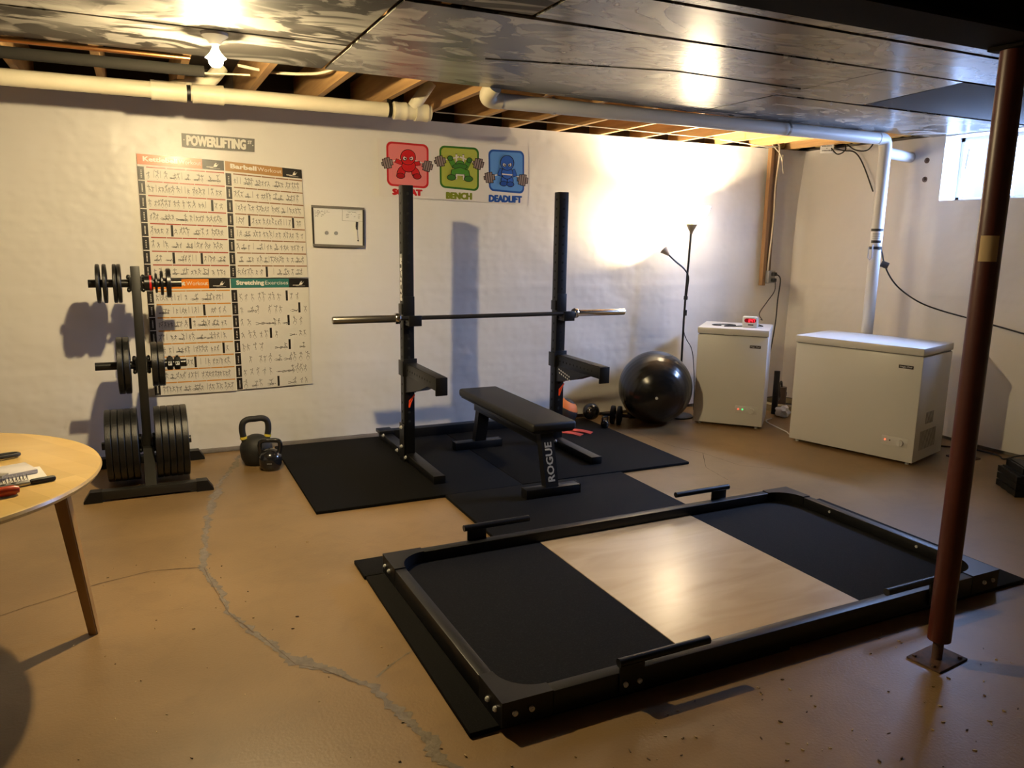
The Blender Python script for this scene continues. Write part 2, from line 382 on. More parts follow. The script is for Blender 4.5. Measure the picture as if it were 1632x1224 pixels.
grid_wall('vapour_barrier', xs, zs, lambda x, z: Vector((x, WY-back_h(x, z), z+(.012*nz(x*3, 0, 8) if z < .05 else 0))), M_foil, wb)
MB().b2((X0, WY-.005, 0), (3.35, WY+.026, .034), bev=.008).build('footing_ledge', M_conc, wb)
wr = MB()
for a, b in (((WX+.03, Y0, 0), (WX+.25, WY+.2, WIN[2]-.013)), ((WX+.03, Y0, WIN[3]+.013), (WX+.25, WY+.2, 2.42)),
             ((WX+.03, Y0, WIN[2]-.013), (WX+.25, WIN[0]-.013, WIN[3]+.013)), ((WX+.03, WIN[1]+.013, WIN[2]-.013), (WX+.25, WY+.2, WIN[3]+.013))): wr.b2(a, b)
wr = tag(wr.build('wall_right', M_conc), kind='structure')
ys = lin(Y0, WIN[0], 150)+lin(WIN[0], WIN[1], 60)[1:]+lin(WIN[1], WY, 110)[1:]
zz = [.03]+lin(.06, WIN[2], 80)+lin(WIN[2], WIN[3], 22)[1:]+[2.395]
def side_pt(y, z):
    dw = max(WIN[0]-y, y-WIN[1], WIN[2]-z, z-WIN[3], 0); w = min(1, dw/.12)
    return Vector((WX-side_h(y, z)*w, y, z))
grid_wall('vapour_barrier', ys, zz, side_pt, M_foil2, wr, hole=WIN)
tag(MB().b2((X0-.2, Y0-.2, 0), (X0, WY+.2, 2.64)).build('wall_left', M_foil), kind='structure')
tag(MB().b2((X0, Y0-.2, 0), (WX+.25, Y0, 2.64)).build('wall_front', M_conc), kind='structure')
tag(MB().b2((X0-.2, Y0-.2, 2.64), (WX+.3, WY+.3, 2.70)).build('ceiling', M_dark), kind='structure')
tag(MB().b2((X0-.2, WY+.15, 2.40), (WX+.25, WY+.22, 2.64)).build('trim_1', M_dark), kind='structure')
tag(MB().b2((WX+.17, Y0, 2.42), (WX+.25, WY+.2, 2.64)).build('trim_2', M_dark), kind='structure')
# window 1
M_glass = bpy.data.materials.new('window_glass'); M_glass.use_nodes = True
nt = M_glass.node_tree; nt.nodes.clear()
out = nt.nodes.new('ShaderNodeOutputMaterial'); mx = nt.nodes.new('ShaderNodeMixShader'); tr = nt.nodes.new('ShaderNodeBsdfTransparent'); gl = nt.nodes.new('ShaderNodeBsdfGlossy')
gl.inputs['Roughness'].default_value = .05; mx.inputs[0].default_value = .06
nt.links.new(tr.outputs[0], mx.inputs[1]); nt.links.new(gl.outputs[0], mx.inputs[2]); nt.links.new(mx.outputs[0], out.inputs[0])
y0, y1, z0, z1 = WIN
w = MB()
w.b2((WX, y1, z0-.012), (WX+.25, y1+.012, z1+.012)).b2((WX, y0-.012, z0-.012), (WX+.25, y0, z1+.012)).b2((WX, y0, z0-.012), (WX+.25, y1, z0)).b2((WX, y0, z1), (WX+.25, y1, z1+.012))
win = tag(w.build('window_1', M_white), kind='structure')
w = MB(); fx = WX+.19
for a, b in (((fx, y0, z0), (fx+.03, y1, z0+.03)), ((fx, y0, z1-.03), (fx+.03, y1, z1)), ((fx, y1-.03, z0), (fx+.03, y1, z1)), ((fx, y0, z0), (fx+.03, y0+.03, z1)), ((fx, (y0+y1)/2-.02, z0), (fx+.03, (y0+y1)/2+.02, z1))): w.b2(a, b)
w.build('window_frame', M_white, win)
MB().b2((fx+.012, y0+.03, z0+.03), (fx+.016, y1-.03, z1-.03)).build('pane', M_glass, win)
MB().tube([(fx-.008, 4.235, 2.30), (fx-.010, 4.245, 2.18), (fx-.008, 4.26, 2.05)], lambda t: .004+.006*math.sin(PI*min(1, t+.1)), n=6).build('seal_strip', M_grey, win)

# joists, panels, beam
for i, x in enumerate([-2.98+.4064*k for k in range(22)]):
    if x > WX+.1: break
    tag(MB().b2((x-.019, Y0, 2.40), (x+.019, WY+.15, 2.64)).build('ceiling_joist', M_wood), kind='structure')
def panel(poly, z=ZC):
    return tag(MB().prism(poly, z, 2.3995).build('ceiling_panel', M_ceil2 if poly[0][0] < 0 else M_ceil, smooth=0), kind='structure')
G = .010
def rp(x0, x1, ya, yb, dz=0): panel([(x0+G, ya+G), (x1-G, ya+G), (x1-G, yb-G), (x0+G, yb-G)], ZC+dz)
rp(X0, .917, 3.69, 4.255); rp(X0, .917, 2.90, 3.69, .001); rp(X0, 1.43, 1.9, 2.87, .002)
panel([(.917+G, 2.90+G), (3.40-G, 2.88+G), (3.40-G, 4.40), (1.9, 4.285), (.917+G, 4.255)])
panel([(3.40+G, 3.665), (5.79, 3.68), (5.79, 4.43), (4.1, 4.45), (3.40+G, 4.40)], ZC+.001)
panel([(3.40+G, 2.90), (3.975, 2.90), (4.10, 3.65), (3.40+G, 3.645)], ZC+.003)
rp(1.43, 5.79, 2.47, 2.88, .001); rp(1.43, 5.79, 1.9, 2.462, .002)
tag(MB().prism([(3.99, 2.91), (5.79, 2.91), (5.79, 3.655), (4.12, 3.64)], 2.394, 2.3995).build('ceiling_panel', mat('cavity_shade', (.012, .013, .015, 1), .7, spec=.3), smooth=0), kind='structure')  # sheet across the open gap, its near-black colour is the cavity's shade
# thin cover strip lapped over the panel joint
MBs = MB().prism([(1.55, 3.62), (2.5, 3.40), (3.38, 3.44), (3.38, 3.62), (2.4, 3.74)], ZC-.004, ZC-.0005); tag(MBs.build('ceiling_panel', M_ceil, smooth=0), kind='structure')
bm_ = MB().b2((X0, 1.64, 2.20), (WX+.1, 1.84, 2.215)).b2((X0, 1.735, 2.21), (WX+.1, 1.745, 2.385)).b2((X0, 1.64, 2.38), (WX+.1, 1.84, 2.395))
tag(bm_.build('ceiling_beam', M_beam), kind='structure')

# ------------------------------------------------------------------ support post
t = thing('support_post', 'dark red round steel post holding up the ceiling beam', 'post', (2.645, 1.76, 0))
MB().cyl((2.645, 1.76, .085), (2.645, 1.76, 2.185), .041, n=28).build('pole', M_post, t)
MB().cyl((2.645, 1.76, .006), (2.645, 1.76, .12), .019, n=16).build('adjusting_screw', M_rust, t)
MB().box((2.65, 1.762, .004), (.19, .13, .008), rot=.12, bev=.002).build('base_plate', M_rust, t)
MB().box((2.645, 1.76, 2.193), (.10, .12, .014), bev=.002).build('cap_plate', M_beam, t)
for dx, dy in ((-.075, .04), (.075, .04), (-.075, -.04), (.075, -.04)):
    MB().cyl((2.65+dx, 1.762+dy, .008), (2.65+dx, 1.762+dy, .016), .008, n=6).build('bolt', M_rust, t)
tp = MB(); n = 14
a0 = math.atan2(-1.76, -2.645)
for i in range(n):
    a, b = a0-.75+1.45*i/n, a0-.75+1.45*(i+1)/n
    tp.poly([(2.645+.0418*math.cos(a), 1.76+.0418*math.sin(a), 1.50), (2.645+.0418*math.cos(b), 1.76+.0418*math.sin(b), 1.50),
             (2.645+.0418*math.cos(b), 1.76+.0418*math.sin(b), 1.587), (2.645+.0418*math.cos(a), 1.76+.0418*math.sin(a), 1.587)])
tag(tp.build('paper_label', M_tan, t), 'tan paper label taped round the post')

# ------------------------------------------------------------------ ceiling bulb
t = thing('ceiling_bulb', 'bare glowing bulb in a holder under the ceiling boards', 'light bulb', (.35, 3.75, ZC))
MB().lathe([(0, 0), (.055, 0), (.055, -.012), (.032, -.03), (.022, -.045), (0, -.045)], M=Matrix.Translation((.35, 3.75, ZC))).build('lamp_holder', M_white, t)
r = .031
M_bulb = mat('bulb_glow', (1, 1, 1, 1), .4, emit=(*BULB_C, 1), es=BULB_W/(2.6*PI*PI*r*r))
MB().lathe([(0, .062), (.013, .062), (.014, .046), (.022, .030), (.036, .014), (.043, .008), (.043, .0065), (.031, .009), (0, .009)], n=28, M=Matrix.Translation((.35, 3.75, 2.283))).build('bulb_collar', mat('bulb_neck_glow', (.9, .9, .9, 1), .4, emit=(*BULB_C, 1), es=10), t)  # collar flared to shade the ceiling; weak glow added to lighten the holder
MB().lathe([(.0305, .008), (r, 0), (.027, -.017), (.016, -.028), (0, -r)], n=24, M=Matrix.Translation((.35, 3.75, 2.283))).build('bulb', M_bulb, t, smooth=180)
t = thing('ceiling_bulb', 'unlit white bulb in a holder at the photo edge beside the foam pipe', 'light bulb', (-.60, 4.36, 2.40))
MB().lathe([(0, 0), (.05, 0), (.05, -.012), (.03, -.03), (0, -.03)], M=Matrix.Translation((-.60, 4.36, 2.40))).build('lamp_holder', M_white, t)
MB().lathe([(0, .05), (.013, .05), (.015, .03), (.024, .018), (.03, 0), (.027, -.017), (.016, -.028), (0, -.031)], n=24, M=Matrix.Translation((-.60, 4.36, 2.335))).build('bulb', M_white, t, smooth=180)

# ------------------------------------------------------------------ pipes and wires under the joists
Z2 = 2.335
t = thing('drain_pipe', 'long yellowed plastic drain pipe hung along the back wall', 'pipe', (0, 5.02, Z2))
MB().cyl((X0, 5.02, Z2), (1.56, 5.02, Z2), .0445, n=24).build('pipe_run', M_pvco, t)
def coupling(par, x0, x1, r=.055):
    MB().lathe([(.0446, x0), (r, x0), (r, x0+.02), (r-.002, x0+.024), (r-.002, x1-.024), (r, x1-.02), (r, x1), (.0446, x1)], n=24,
               M=Matrix.Translation((0, 5.02, Z2)) @ Matrix.Rotation(PI/2, 4, 'Y')).build('coupling', M_pvco, par)
coupling(t, .115, .30); coupling(t, .33, .50); coupling(t, 1.52, 1.60); coupling(t, 1.66, 1.745)
MB().cyl((1.56, 5.02, Z2), (1.765, 5.02, Z2), .048, n=24).tube([(1.63, 5.02, Z2), (1.68, 5.0, 2.41), (1.75, 4.96, 2.52)], .04, n=16).build('wye_branch', M_pvco, t)
MB().tube([(.22, 5.02, Z2+.01), (.30, 5.03, 2.385), (.42, 5.04, 2.41), (.50, 5.05, 2.50)], .04, n=16, sub=4).build('wye_branch', M_pvco, t)
for x in (.31, 1.49):
    MB().lathe([(.0455, -.012), (.0475, -.012), (.0475, .012), (.0455, .012)], n=24, M=Matrix.Translation((x, 5.02, Z2)) @ Matrix.Rotation(PI/2, 4, 'Y'), close=True).box((x, 5.02, 2.395), (.024, .003, .05)).build('hanger_strap', M_plast, t)
t = thing('vent_pipe', 'white plastic vent pipe running to the corner and down behind the large freezer', 'pipe', (5.28, 4.44, 0))
zp = 2.345
R_ = .0445
MB().cyl((1.96, 4.41, zp), (5.20, 4.44, zp), R_, n=24).build('pipe_run', M_pvc, t)
MB().tube([(5.18, 4.44, zp), (5.24, 4.44, zp-.004), (5.272, 4.44, zp-.03), (5.28, 4.44, zp-.10)], .0475, n=24, sub=4).build('elbow', M_pvc, t)
MB().cyl((5.28, 4.44, 0), (5.28, 4.44, zp-.08), R_, n=24).build('riser', M_pvc, t)
MB().cyl((5.28, 4.44, 2.245), (5.80, 4.62, 2.25), .042, n=24).build('stub', M_pvc, t)
tag(MB().tube([(1.985, 4.41, zp), (1.92, 4.40, zp+.002), (1.885, 4.36, zp+.02), (1.90, 4.30, zp+.06)], .048, n=24, sub=5).build('elbow', M_pvco, t), 'white elbow coloured cream for bulb light where the run turns up')  # cream colour stands in for bulb light on the white elbow
for x in (2.35, 4.24):
    MB().lathe([(.0452, -.01), (.0475, -.01), (.0475, .01), (.0452, .01)], n=24, M=Matrix.Translation((x, 4.42, zp)) @ Matrix.Rotation(PI/2, 4, 'Y'), close=True).box((x, 4.42, 2.397), (.02, .003, .012)).build('hanger_strap', M_steel, t)
lb = MB()
def wrap(mb, z0, z1, mi, rr=R_+.001, a0=math.atan2(-4.44, -5.28), w=1.3):
    for i in range(14):
        a, b = a0-w+2*w*i/14, a0-w+2*w*(i+1)/14
        mb.poly([(5.28+rr*math.cos(a), 4.44+rr*math.sin(a), z0), (5.28+rr*math.cos(b), 4.44+rr*math.sin(b), z0), (5.28+rr*math.cos(b), 4.44+rr*math.sin(b), z1), (5.28+rr*math.cos(a), 4.44+rr*math.sin(a), z1)], mi)
wrap(lb, 1.54, 1.645, 0); wrap(lb, 1.645, 1.665, 1, R_+.0012); wrap(lb, 1.555, 1.575, 1, R_+.0012, w=.9)
for i in range(4): wrap(lb, 1.59+.012*i, 1.594+.012*i, 2, R_+.0014, w=.7)
tag(lb.build('warning_label', [M_whitep, M_ink, M_grey], t), 'white label with dark stripes on the riser')
MB().lathe([(R_, 0), (R_+.003, 0), (R_+.003, .022), (R_, .022)], n=24, M=Matrix.Translation((5.28, 4.44, 1.505)), close=True).build('clamp', M_ink, t)
MB().tube([(5.225, 4.42, 1.54), (5.222, 4.418, 1.44), (5.216, 4.43, 1.425), (5.211, 4.445, 1.44), (5.211, 4.445, 1.52)], .005, n=8).build('gauge_tube', mat('clear_tube', (.55, .6, .7, 1), .15), t)
tag(MB().cyl((X0, 4.27, 2.378), (.28, 4.27, 2.378), .011, n=12).build('copper_pipe', M_copper), 'thin copper water pipe clipped under the joists beside the bulb', 'pipe')
tag(MB().cyl((X0, 4.50, 2.365), (.36, 4.50, 2.365), .028, n=16).build('insulated_pipe', M_foam), 'pipe in dark grey foam sleeve under the joists', 'pipe')
def cable(name, pts, r, m, label, cat='cable', sub=6, group=None):
    return tag(MB().tube(pts, r, n=8, sub=sub).build(name, m), label, cat, group)
cable('electric_cable', [(-1.5, 4.72, 2.385), (-.5, 4.72, 2.385), (.1, 4.70, 2.383), (.6, 4.61, 2.39)], .005, M_wire, 'cream cable stapled under the joists behind the foam pipe')
cable('electric_cable', [(-1.5, 5.15, 2.393), (-.62, 5.14, 2.393), (-.137, 5.15, 2.393), (.05, 5.17, 2.392)], .005, M_wire, 'cream cable strung just above the yellowed drain pipe')
cable('electric_cable', [(1.9, 5.3, 2.391), (2.8, 5.32, 2.391), (3.6, 5.36, 2.391), (4.6, 5.42, 2.391)], .004, M_wire, 'pale cable strung under the joists along the back wall')
cable('electric_cable', [(.55, 4.7, 2.45), (.75, 4.66, 2.425), (.95, 4.6, 2.43), (1.05, 4.55, 2.46)], .008, M_wire, 'short cream cable looping between joists right of the bulb')
cable('electric_cable', [(4.5, 5.45, 2.392), (4.75, 5.40, 2.37), (5.0, 5.42, 2.36), (5.25, 5.55, 2.392)], .005, M_wire, 'looping pale cable near the top of the wooden stud')
for k_, pts in enumerate(([(5.70, 5.45, 2.43), (5.74, 5.34, 2.38), (5.75, 5.27, 2.36), (5.75, 5.15, 2.334), (5.75, 5.05, 2.225), (5.752, 4.92, 1.99)],
        [(5.72, 5.42, 2.42), (5.70, 5.30, 2.33), (5.71, 5.22, 2.36), (5.72, 5.25, 2.43)], [(5.74, 5.25, 2.42), (5.72, 5.12, 2.35), (5.73, 5.0, 2.34), (5.74, 4.94, 2.41)])):
    cable('electric_cable', pts, .006, M_cord, ('black cable hanging down the side wall left of the vent pipe', 'black cable curled beside the white junction box', 'black cable looped between junction box and vent pipe')[k_])
cable('electric_cable', [(5.30, 5.70, 2.43), (5.36, 5.69, 2.38), (5.42, 5.69, 2.32), (5.47, 5.70, 2.18), (5.455, 5.70, 2.24), (5.44, 5.69, 2.34)], .004, M_wire, 'white wire end dangling at the top of the stud')
t = thing('junction_box', 'small white lettered box up at the joists in the corner', 'junction box', (5.70, 5.42, 2.41))
rb = Matrix.Rotation(-.95, 4, 'Z')
MB().box((5.70, 5.42, 2.385), (.115, .03, .075), rot=-.95, bev=.003).build('box', M_white, t)
fr_ = lambda x, y: Vector((5.70, 5.42, 2.385))+rb @ Vector(((x-.5)*.1, -.0158, (y-.5)*.07))
q = MB()
for row, (a, b) in enumerate(((.08, .9), (.46, .56), (.1, .95))):
    x = a
    while x < b:
        ww = random.uniform(.05, .12); y = .78-.28*row
        q.poly([fr_(x, y), fr_(min(b, x+ww), y), fr_(min(b, x+ww), y+.12), fr_(x, y+.12)]); x += ww+.03
q.build('lettering', M_ink, t, smooth=0)
ib = MB()
for i in range(16):
    y = 4.30+.085*i; ib.ell((5.75+random.uniform(-.02, .02), min(y, 5.7), 2.447+random.uniform(-.006, .006)), (.06, .07, .025+random.uniform(0, .012)), u=10, v=8)
for i in range(6): ib.ell((5.40+.06*i, 5.82, 2.435), (.06, .06, .03), u=10, v=8)
tag(ib.build('insulation_tuft', M_ins), 'yellow fibreglass stuffed above the side wall top', 'insulation', kind='stuff')
for nm, (x, y, z), lb_ in (('wall_bolt', (WX, 4.459, 2.214), 'upper of two bolt heads beside the window'), ('wall_bolt', (WX, 4.457, 2.066), 'lower of two bolt heads beside the window')):
    hx = side_pt(y, z).x
    tag(MB().cyl((hx+.002, y, z), (hx-.006, y, z), .022, n=14).cyl((hx-.006, y, z), (hx-.018, y, z), .011, n=6).build(nm, M_rust), lb_, 'bolt', 'bolts beside the window')
# wall stud with outlet
t = thing('wall_stud', 'rough brown wooden stud fixed to the back wall near the corner', 'stud', (5.355, 5.745, 1.14))
MB().b2((5.315, 5.705, 1.14), (5.355, 5.752, 2.44), bev=.002).build('board', M_stud, t)
MB().b2((5.356, 5.712, 1.16), (5.415, 5.752, 2.44), bev=.002).build('board', mat('stud_dark', (.16, .09, .045, 1), .75), t)
cable('electric_cable', [(5.382, 5.702, 2.44), (5.405, 5.70, 2.35), (5.387, 5.702, 2.04), (5.392, 5.70, 1.8), (5.386, 5.702, 1.58), (5.372, 5.70, 1.36), (5.374, 5.702, 1.27)], .008, M_wire, 'cream cable stapled down the wooden stud')
t = thing('wall_outlet', 'grey metal outlet box with two plugs at the foot of the stud', 'outlet', (5.40, 5.69, 1.22))
MB().b2((5.345, 5.655, 1.165), (5.425, 5.703, 1.28), bev=.004).build('box', M_frame, t)
for z in (1.195, 1.25): MB().box((5.392, 5.636, z), (.04, .04, .034), bev=.006).build('plug', M_cord, t)
cable('power_cord', [(5.395, 5.62, 1.195), (5.36, 5.58, 1.10), (5.27, 5.57, 1.00), (5.12, 5.50, .90), (5.02, 5.35, .86), (4.93, 5.27, .875)], .0045, M_cord, 'thin black cord from the outlet to the alarm clock', 'cord')
cable('power_cord', [(5.40, 5.615, 1.25), (5.44, 5.60, 1.20), (5.445, 5.62, 1.0), (5.44, 5.62, .8), (5.40, 5.62, .5), (5.35, 5.62, .3)], .006, M_cord, 'black cord hanging from the outlet behind the small freezer', 'cord')
cw = [(5.327, 4.446, 1.571), (5.345, 4.425, 1.473), (5.37, 4.412, 1.385), (5.42, 4.395, 1.296), (5.48, 4.364, 1.217), (5.55, 4.306, 1.145), (5.62, 4.228, 1.085), (5.69, 4.11, 1.039), (5.735, 3.89, 0.995), (5.755, 3.488, 0.926), (5.758, 3.0, 0.84)]
t = thing('sensor_cord', 'black cord swooping across the side wall from the vent pipe', 'cord', (5.345, 4.39, 1.3))
MB().tube(cw, .006, n=8, sub=6).build('cord', M_cord, t)
MB().box((5.370, 4.412, 1.385), (.055, .03, .05), rot=Matrix.Rotation(-.6, 3, 'Z') @ Matrix.Rotation(.35, 3, 'Y'), bev=.004).build('inline_box', mat('brown_box', (.05, .035, .025, 1), .6), t)
cable('power_cord', [(5.5, 3.95, .006), (5.70, 3.72, .006), (5.716, 3.532, .006), (5.66, 3.45, .006), (5.70, 3.36, .05), (5.715, 3.25, .07), (5.68, 3.15, .02), (5.70, 3.0, .006)], .006, M_cord, 'black cord lying at the foot of the side wall', 'cord')

# ------------------------------------------------------------------ posters, signs, whiteboard on the back wall
PY = WY-.016
def mark_paper(name, label, quad, paint, mats, t=.0012):
    f = bilin([(x, PY, z) for x, z in quad])
    mb = MB(); n = 8
    ring = [(0, 0), (1, 0), (1, 1), (0, 1)]
    A = [f(*p) for p in ring]; B = [f(*p, -t) for p in ring]
    vs = [mb.bm.verts.new(p) for p in A+B]
    fs = [mb.bm.faces.new(vs[:4]), mb.bm.faces.new(vs[4:][::-1])]+[mb.bm.faces.new((vs[i], vs[(i+1) % 4], vs[4+(i+1) % 4], vs[4+i])) for i in range(4)]
    for x in fs: x.material_index = 0
    o = tag(mb.build(name, mats[0], smooth=0), label, 'poster' if 'poster' in name else 'sign')
    pb = MB(); paint(pb, f); pb.build('print', mats[1:], o, smooth=0)
    return o
def rect(mb, f, u0, v0, u1, v1, mi, l=.0004): mb.poly([f(u0, v0, l), f(u1, v0, l), f(u1, v1, l), f(u0, v1, l)], mi)
def seg(mb, f, a, b, w, mi, l=.0006, asp=1.0):
    dx, dy = b[0]-a[0], (b[1]-a[1])*asp; d = math.hypot(dx, dy) or 1; nx_, ny_ = -dy/d*w, dx/d*w/asp
    mb.poly([f(a[0]-nx_, a[1]-ny_, l), f(b[0]-nx_, b[1]-ny_, l), f(b[0]+nx_, b[1]+ny_, l), f(a[0]+nx_, a[1]+ny_, l)], mi)
def blob(mb, f, c, rx, ry, mi, l=.0006, n=8):
    mb.poly([f(c[0]+rx*math.cos(2*PI*i/n), c[1]+ry*math.sin(2*PI*i/n), l) for i in range(n)], mi)
def figure(mb, f, x, y, h, rnd, mi, w=.0017, asp=1.48):
    """a tiny exercising stick person h tall in v"""
    hu = h*asp; lie = rnd.random() < .14
    def P(a, b): return (x+(b if lie else a)*hu, y+((a+.35)*.6 if lie else b)*h) if not lie or x < .88 else (x+a*hu, y+b*h)
    hip, sh, hd = (rnd.uniform(-.05, .05), .48), (rnd.uniform(-.12, .12), .78), None
    blob(mb, f, P(sh[0]*1.2, .93), .075*hu, .075*h, mi)
    seg(mb, f, P(*hip), P(*sh), w*1.5, mi, asp=1/asp)
    for s in (-1, 1):
        kx = s*rnd.uniform(.04, .22); seg(mb, f, P(*hip), P(kx, .25), w*1.2, mi, asp=1/asp); seg(mb, f, P(kx, .25), P(kx+s*rnd.uniform(-.06, .06), .02), w, mi, asp=1/asp)
        ex = s*rnd.uniform(.1, .25); ey = rnd.uniform(.55, .95); seg(mb, f, P(*sh), P(ex, ey), w, mi, asp=1/asp); seg(mb, f, P(ex, ey), P(ex+s*rnd.uniform(-.1, .1), ey+rnd.uniform(-.2, .25)), w, mi, asp=1/asp)
    if rnd.random() < .6: blob(mb, f, P(0, -.10), .06*hu, .035*h, mi, n=6)
M_paper = mat('poster_paper', (.70, .66, .58, 1), .38, coat=.15)
def workout(bold, light, seed, ncell, tabs, lines=True, split=.74, tone=None):
    def paint(mb, f):
        rnd = random.Random(seed)
        rect(mb, f, 0, .918, split, 1, 0); rect(mb, f, split, .918, 1, 1, 1)
        nb = len(bold); tot = nb*1.12+len(light)+.6; u0 = .07; W_ = split-.10
        wb_ = W_*nb*1.12/tot
        desc = any(c in bold for c in 'gjpqy'); yb, ht = (.936, .047) if desc else (.946, .036)
        mb.text(bold, lambda x, y: f(u0+x*wb_, yb+y*ht, .0009), 2, bold=.12)
        mb.text(light, lambda x, y: f(u0+wb_+.018+x*(W_-wb_), .946+y*.034, .0009), 2)
        mb.poly([f(split+.13, .94, .0009), f(split+.17, .944, .0009), f(split+.20, .975, .0009), f(split+.175, .958, .0009), f(split+.15, .97, .0009)], 2)
        blob(mb, f, (split+.165, .972), .008, .005, 2, .0009); rect(mb, f, split+.05, .936, split+.13, .942, 2, .0009); rect(mb, f, split+.09, .930, split+.21, .932, 2, .0009)
        R0 = .905; rh = R0/8
        for r_ in range(8):
            top = R0-r_*rh; bot = top-rh
            rect(mb, f, 0, bot+.004, .072, top-.004, 1)
            nl = rnd.randint(5, 7)
            for q in range(nl): rect(mb, f, .03, bot+rh*(.2+.6*q/nl), .045, bot+rh*(.2+.6*q/nl)+rh*.05, 2, .0009)
            if lines:
                cells = rnd.choice(ncell); us = [.095+(1-.095)*i/cells for i in range(cells+1)]
                for a, b in zip(us, us[1:]): rect(mb, f, a+.003, top-.011, b-.003, top-.001, 3)
            tb = tabs.get(r_, [])
            for u in tb: rect(mb, f, u, bot+.006, u+.028, top-.013, 1)
            u = .115
            while u < .955:
                if not any(abs(u-(x+.014)) < .042 for x in tb):
                    h = rh*(.52 if lines else .62)*rnd.uniform(.75, 1.1)
                    if rnd.random() < .88: figure(mb, f, u, bot+rh*(.2 if lines else .12), h, rnd, 4)
                    elif lines: rect(mb, f, u-.004, bot+rh*.25, u+.003, bot+rh*.75, 5)
                u += rnd.choice((.032, .036, .04, .04, .062)) if lines else rnd.uniform(.05, .095)
    return paint
def pm(nm, c): return mat(nm, c, .35, coat=.2)
M_tab = pm('poster_black', '#1A1613'); M_txt = pm('poster_text', (.75, .70, .60, 1)); M_mid = pm('poster_grey', (.40, .37, .32, 1))
QK = [(.023, 2.048), (.555, 2.031), (.556, 1.245), (.023, 1.250)]; QB = [(.562, 2.030), (1.071, 1.998), (1.090, 1.245), (.560, 1.245)]
QW = [(.028, 1.239), (.554, 1.240), (.560, .445), (.032, .447)]; QS = [(.560, 1.240), (1.094, 1.237), (1.098, .462), (.568, .450)]
mark_paper('workout_poster', 'poster with orange-red Kettlebell Workout heading, under the street sign', QK, workout('Kettlebell', 'Workout', 1, (4, 5), {2: [.82], 4: [.33], 6: [.33, .66]}),
           [M_paper, pm('head_red', '#CE6A2E'), M_tab, M_txt, pm('line_red', '#A8472E'), M_fig, M_mid])
mark_paper('workout_poster', 'poster with tan Barbell Workout heading, nearest the whiteboard', QB, workout('Barbell', 'Workout', 2, (5, 6), {3: [.26, .83], 7: [.45]}),
           [M_paper, pm('head_tan', '#AE8046'), M_tab, M_txt, pm('line_tan', '#8A5E36'), M_fig, M_mid])
mark_paper('workout_poster', 'poster with bright orange Bodyweight Workout heading, behind the plate tree', QW, workout('Bodyweight', 'Workout', 3, (5, 6), {1: [.65], 2: [.47], 4: [.86], 5: [.5]}),
           [M_paper, pm('head_orange', '#E8820C'), M_tab, M_txt, pm('line_orange', '#CF8A22'), M_fig, M_mid])
mark_paper('workout_poster', 'poster with teal Stretching Exercises heading and sketched figures', QS, workout('Stretching', 'Exercises', 4, (5, 6), {0: [.69], 1: [.85], 2: [.70], 3: [.46], 4: [.70], 7: [.53]}, lines=False),
           [M_paper, pm('head_teal', '#2E7068'), M_tab, M_txt, pm('line_teal', '#39695F'), mat('figure_sketch', (.22, .20, .17, 1), .6), M_mid])
def street(mb, f):
    mb.text('POWERLIFTING', lambda x, y: f(.07+x*.80, .15+y*.70, .0006), 0, bold=.13)
    mb.text('ST', lambda x, y: f(.905+x*.055, .58+y*.24, .0006), 0, bold=.10)
    blob(mb, f, (.03, .52), .009, .05, 0); blob(mb, f, (.975, .48), .009, .05, 0)
mark_paper('street_sign', 'grey street sign reading POWERLIFTING ST above the exercise posters', [(.300, 2.194), (.762, 2.187), (.758, 2.101), (.299, 2.108)], street, [mat('sign_grey', (.135, .13, .115, 1), .4), mat('sign_letters', (.72, .70, .62, 1), .4)])
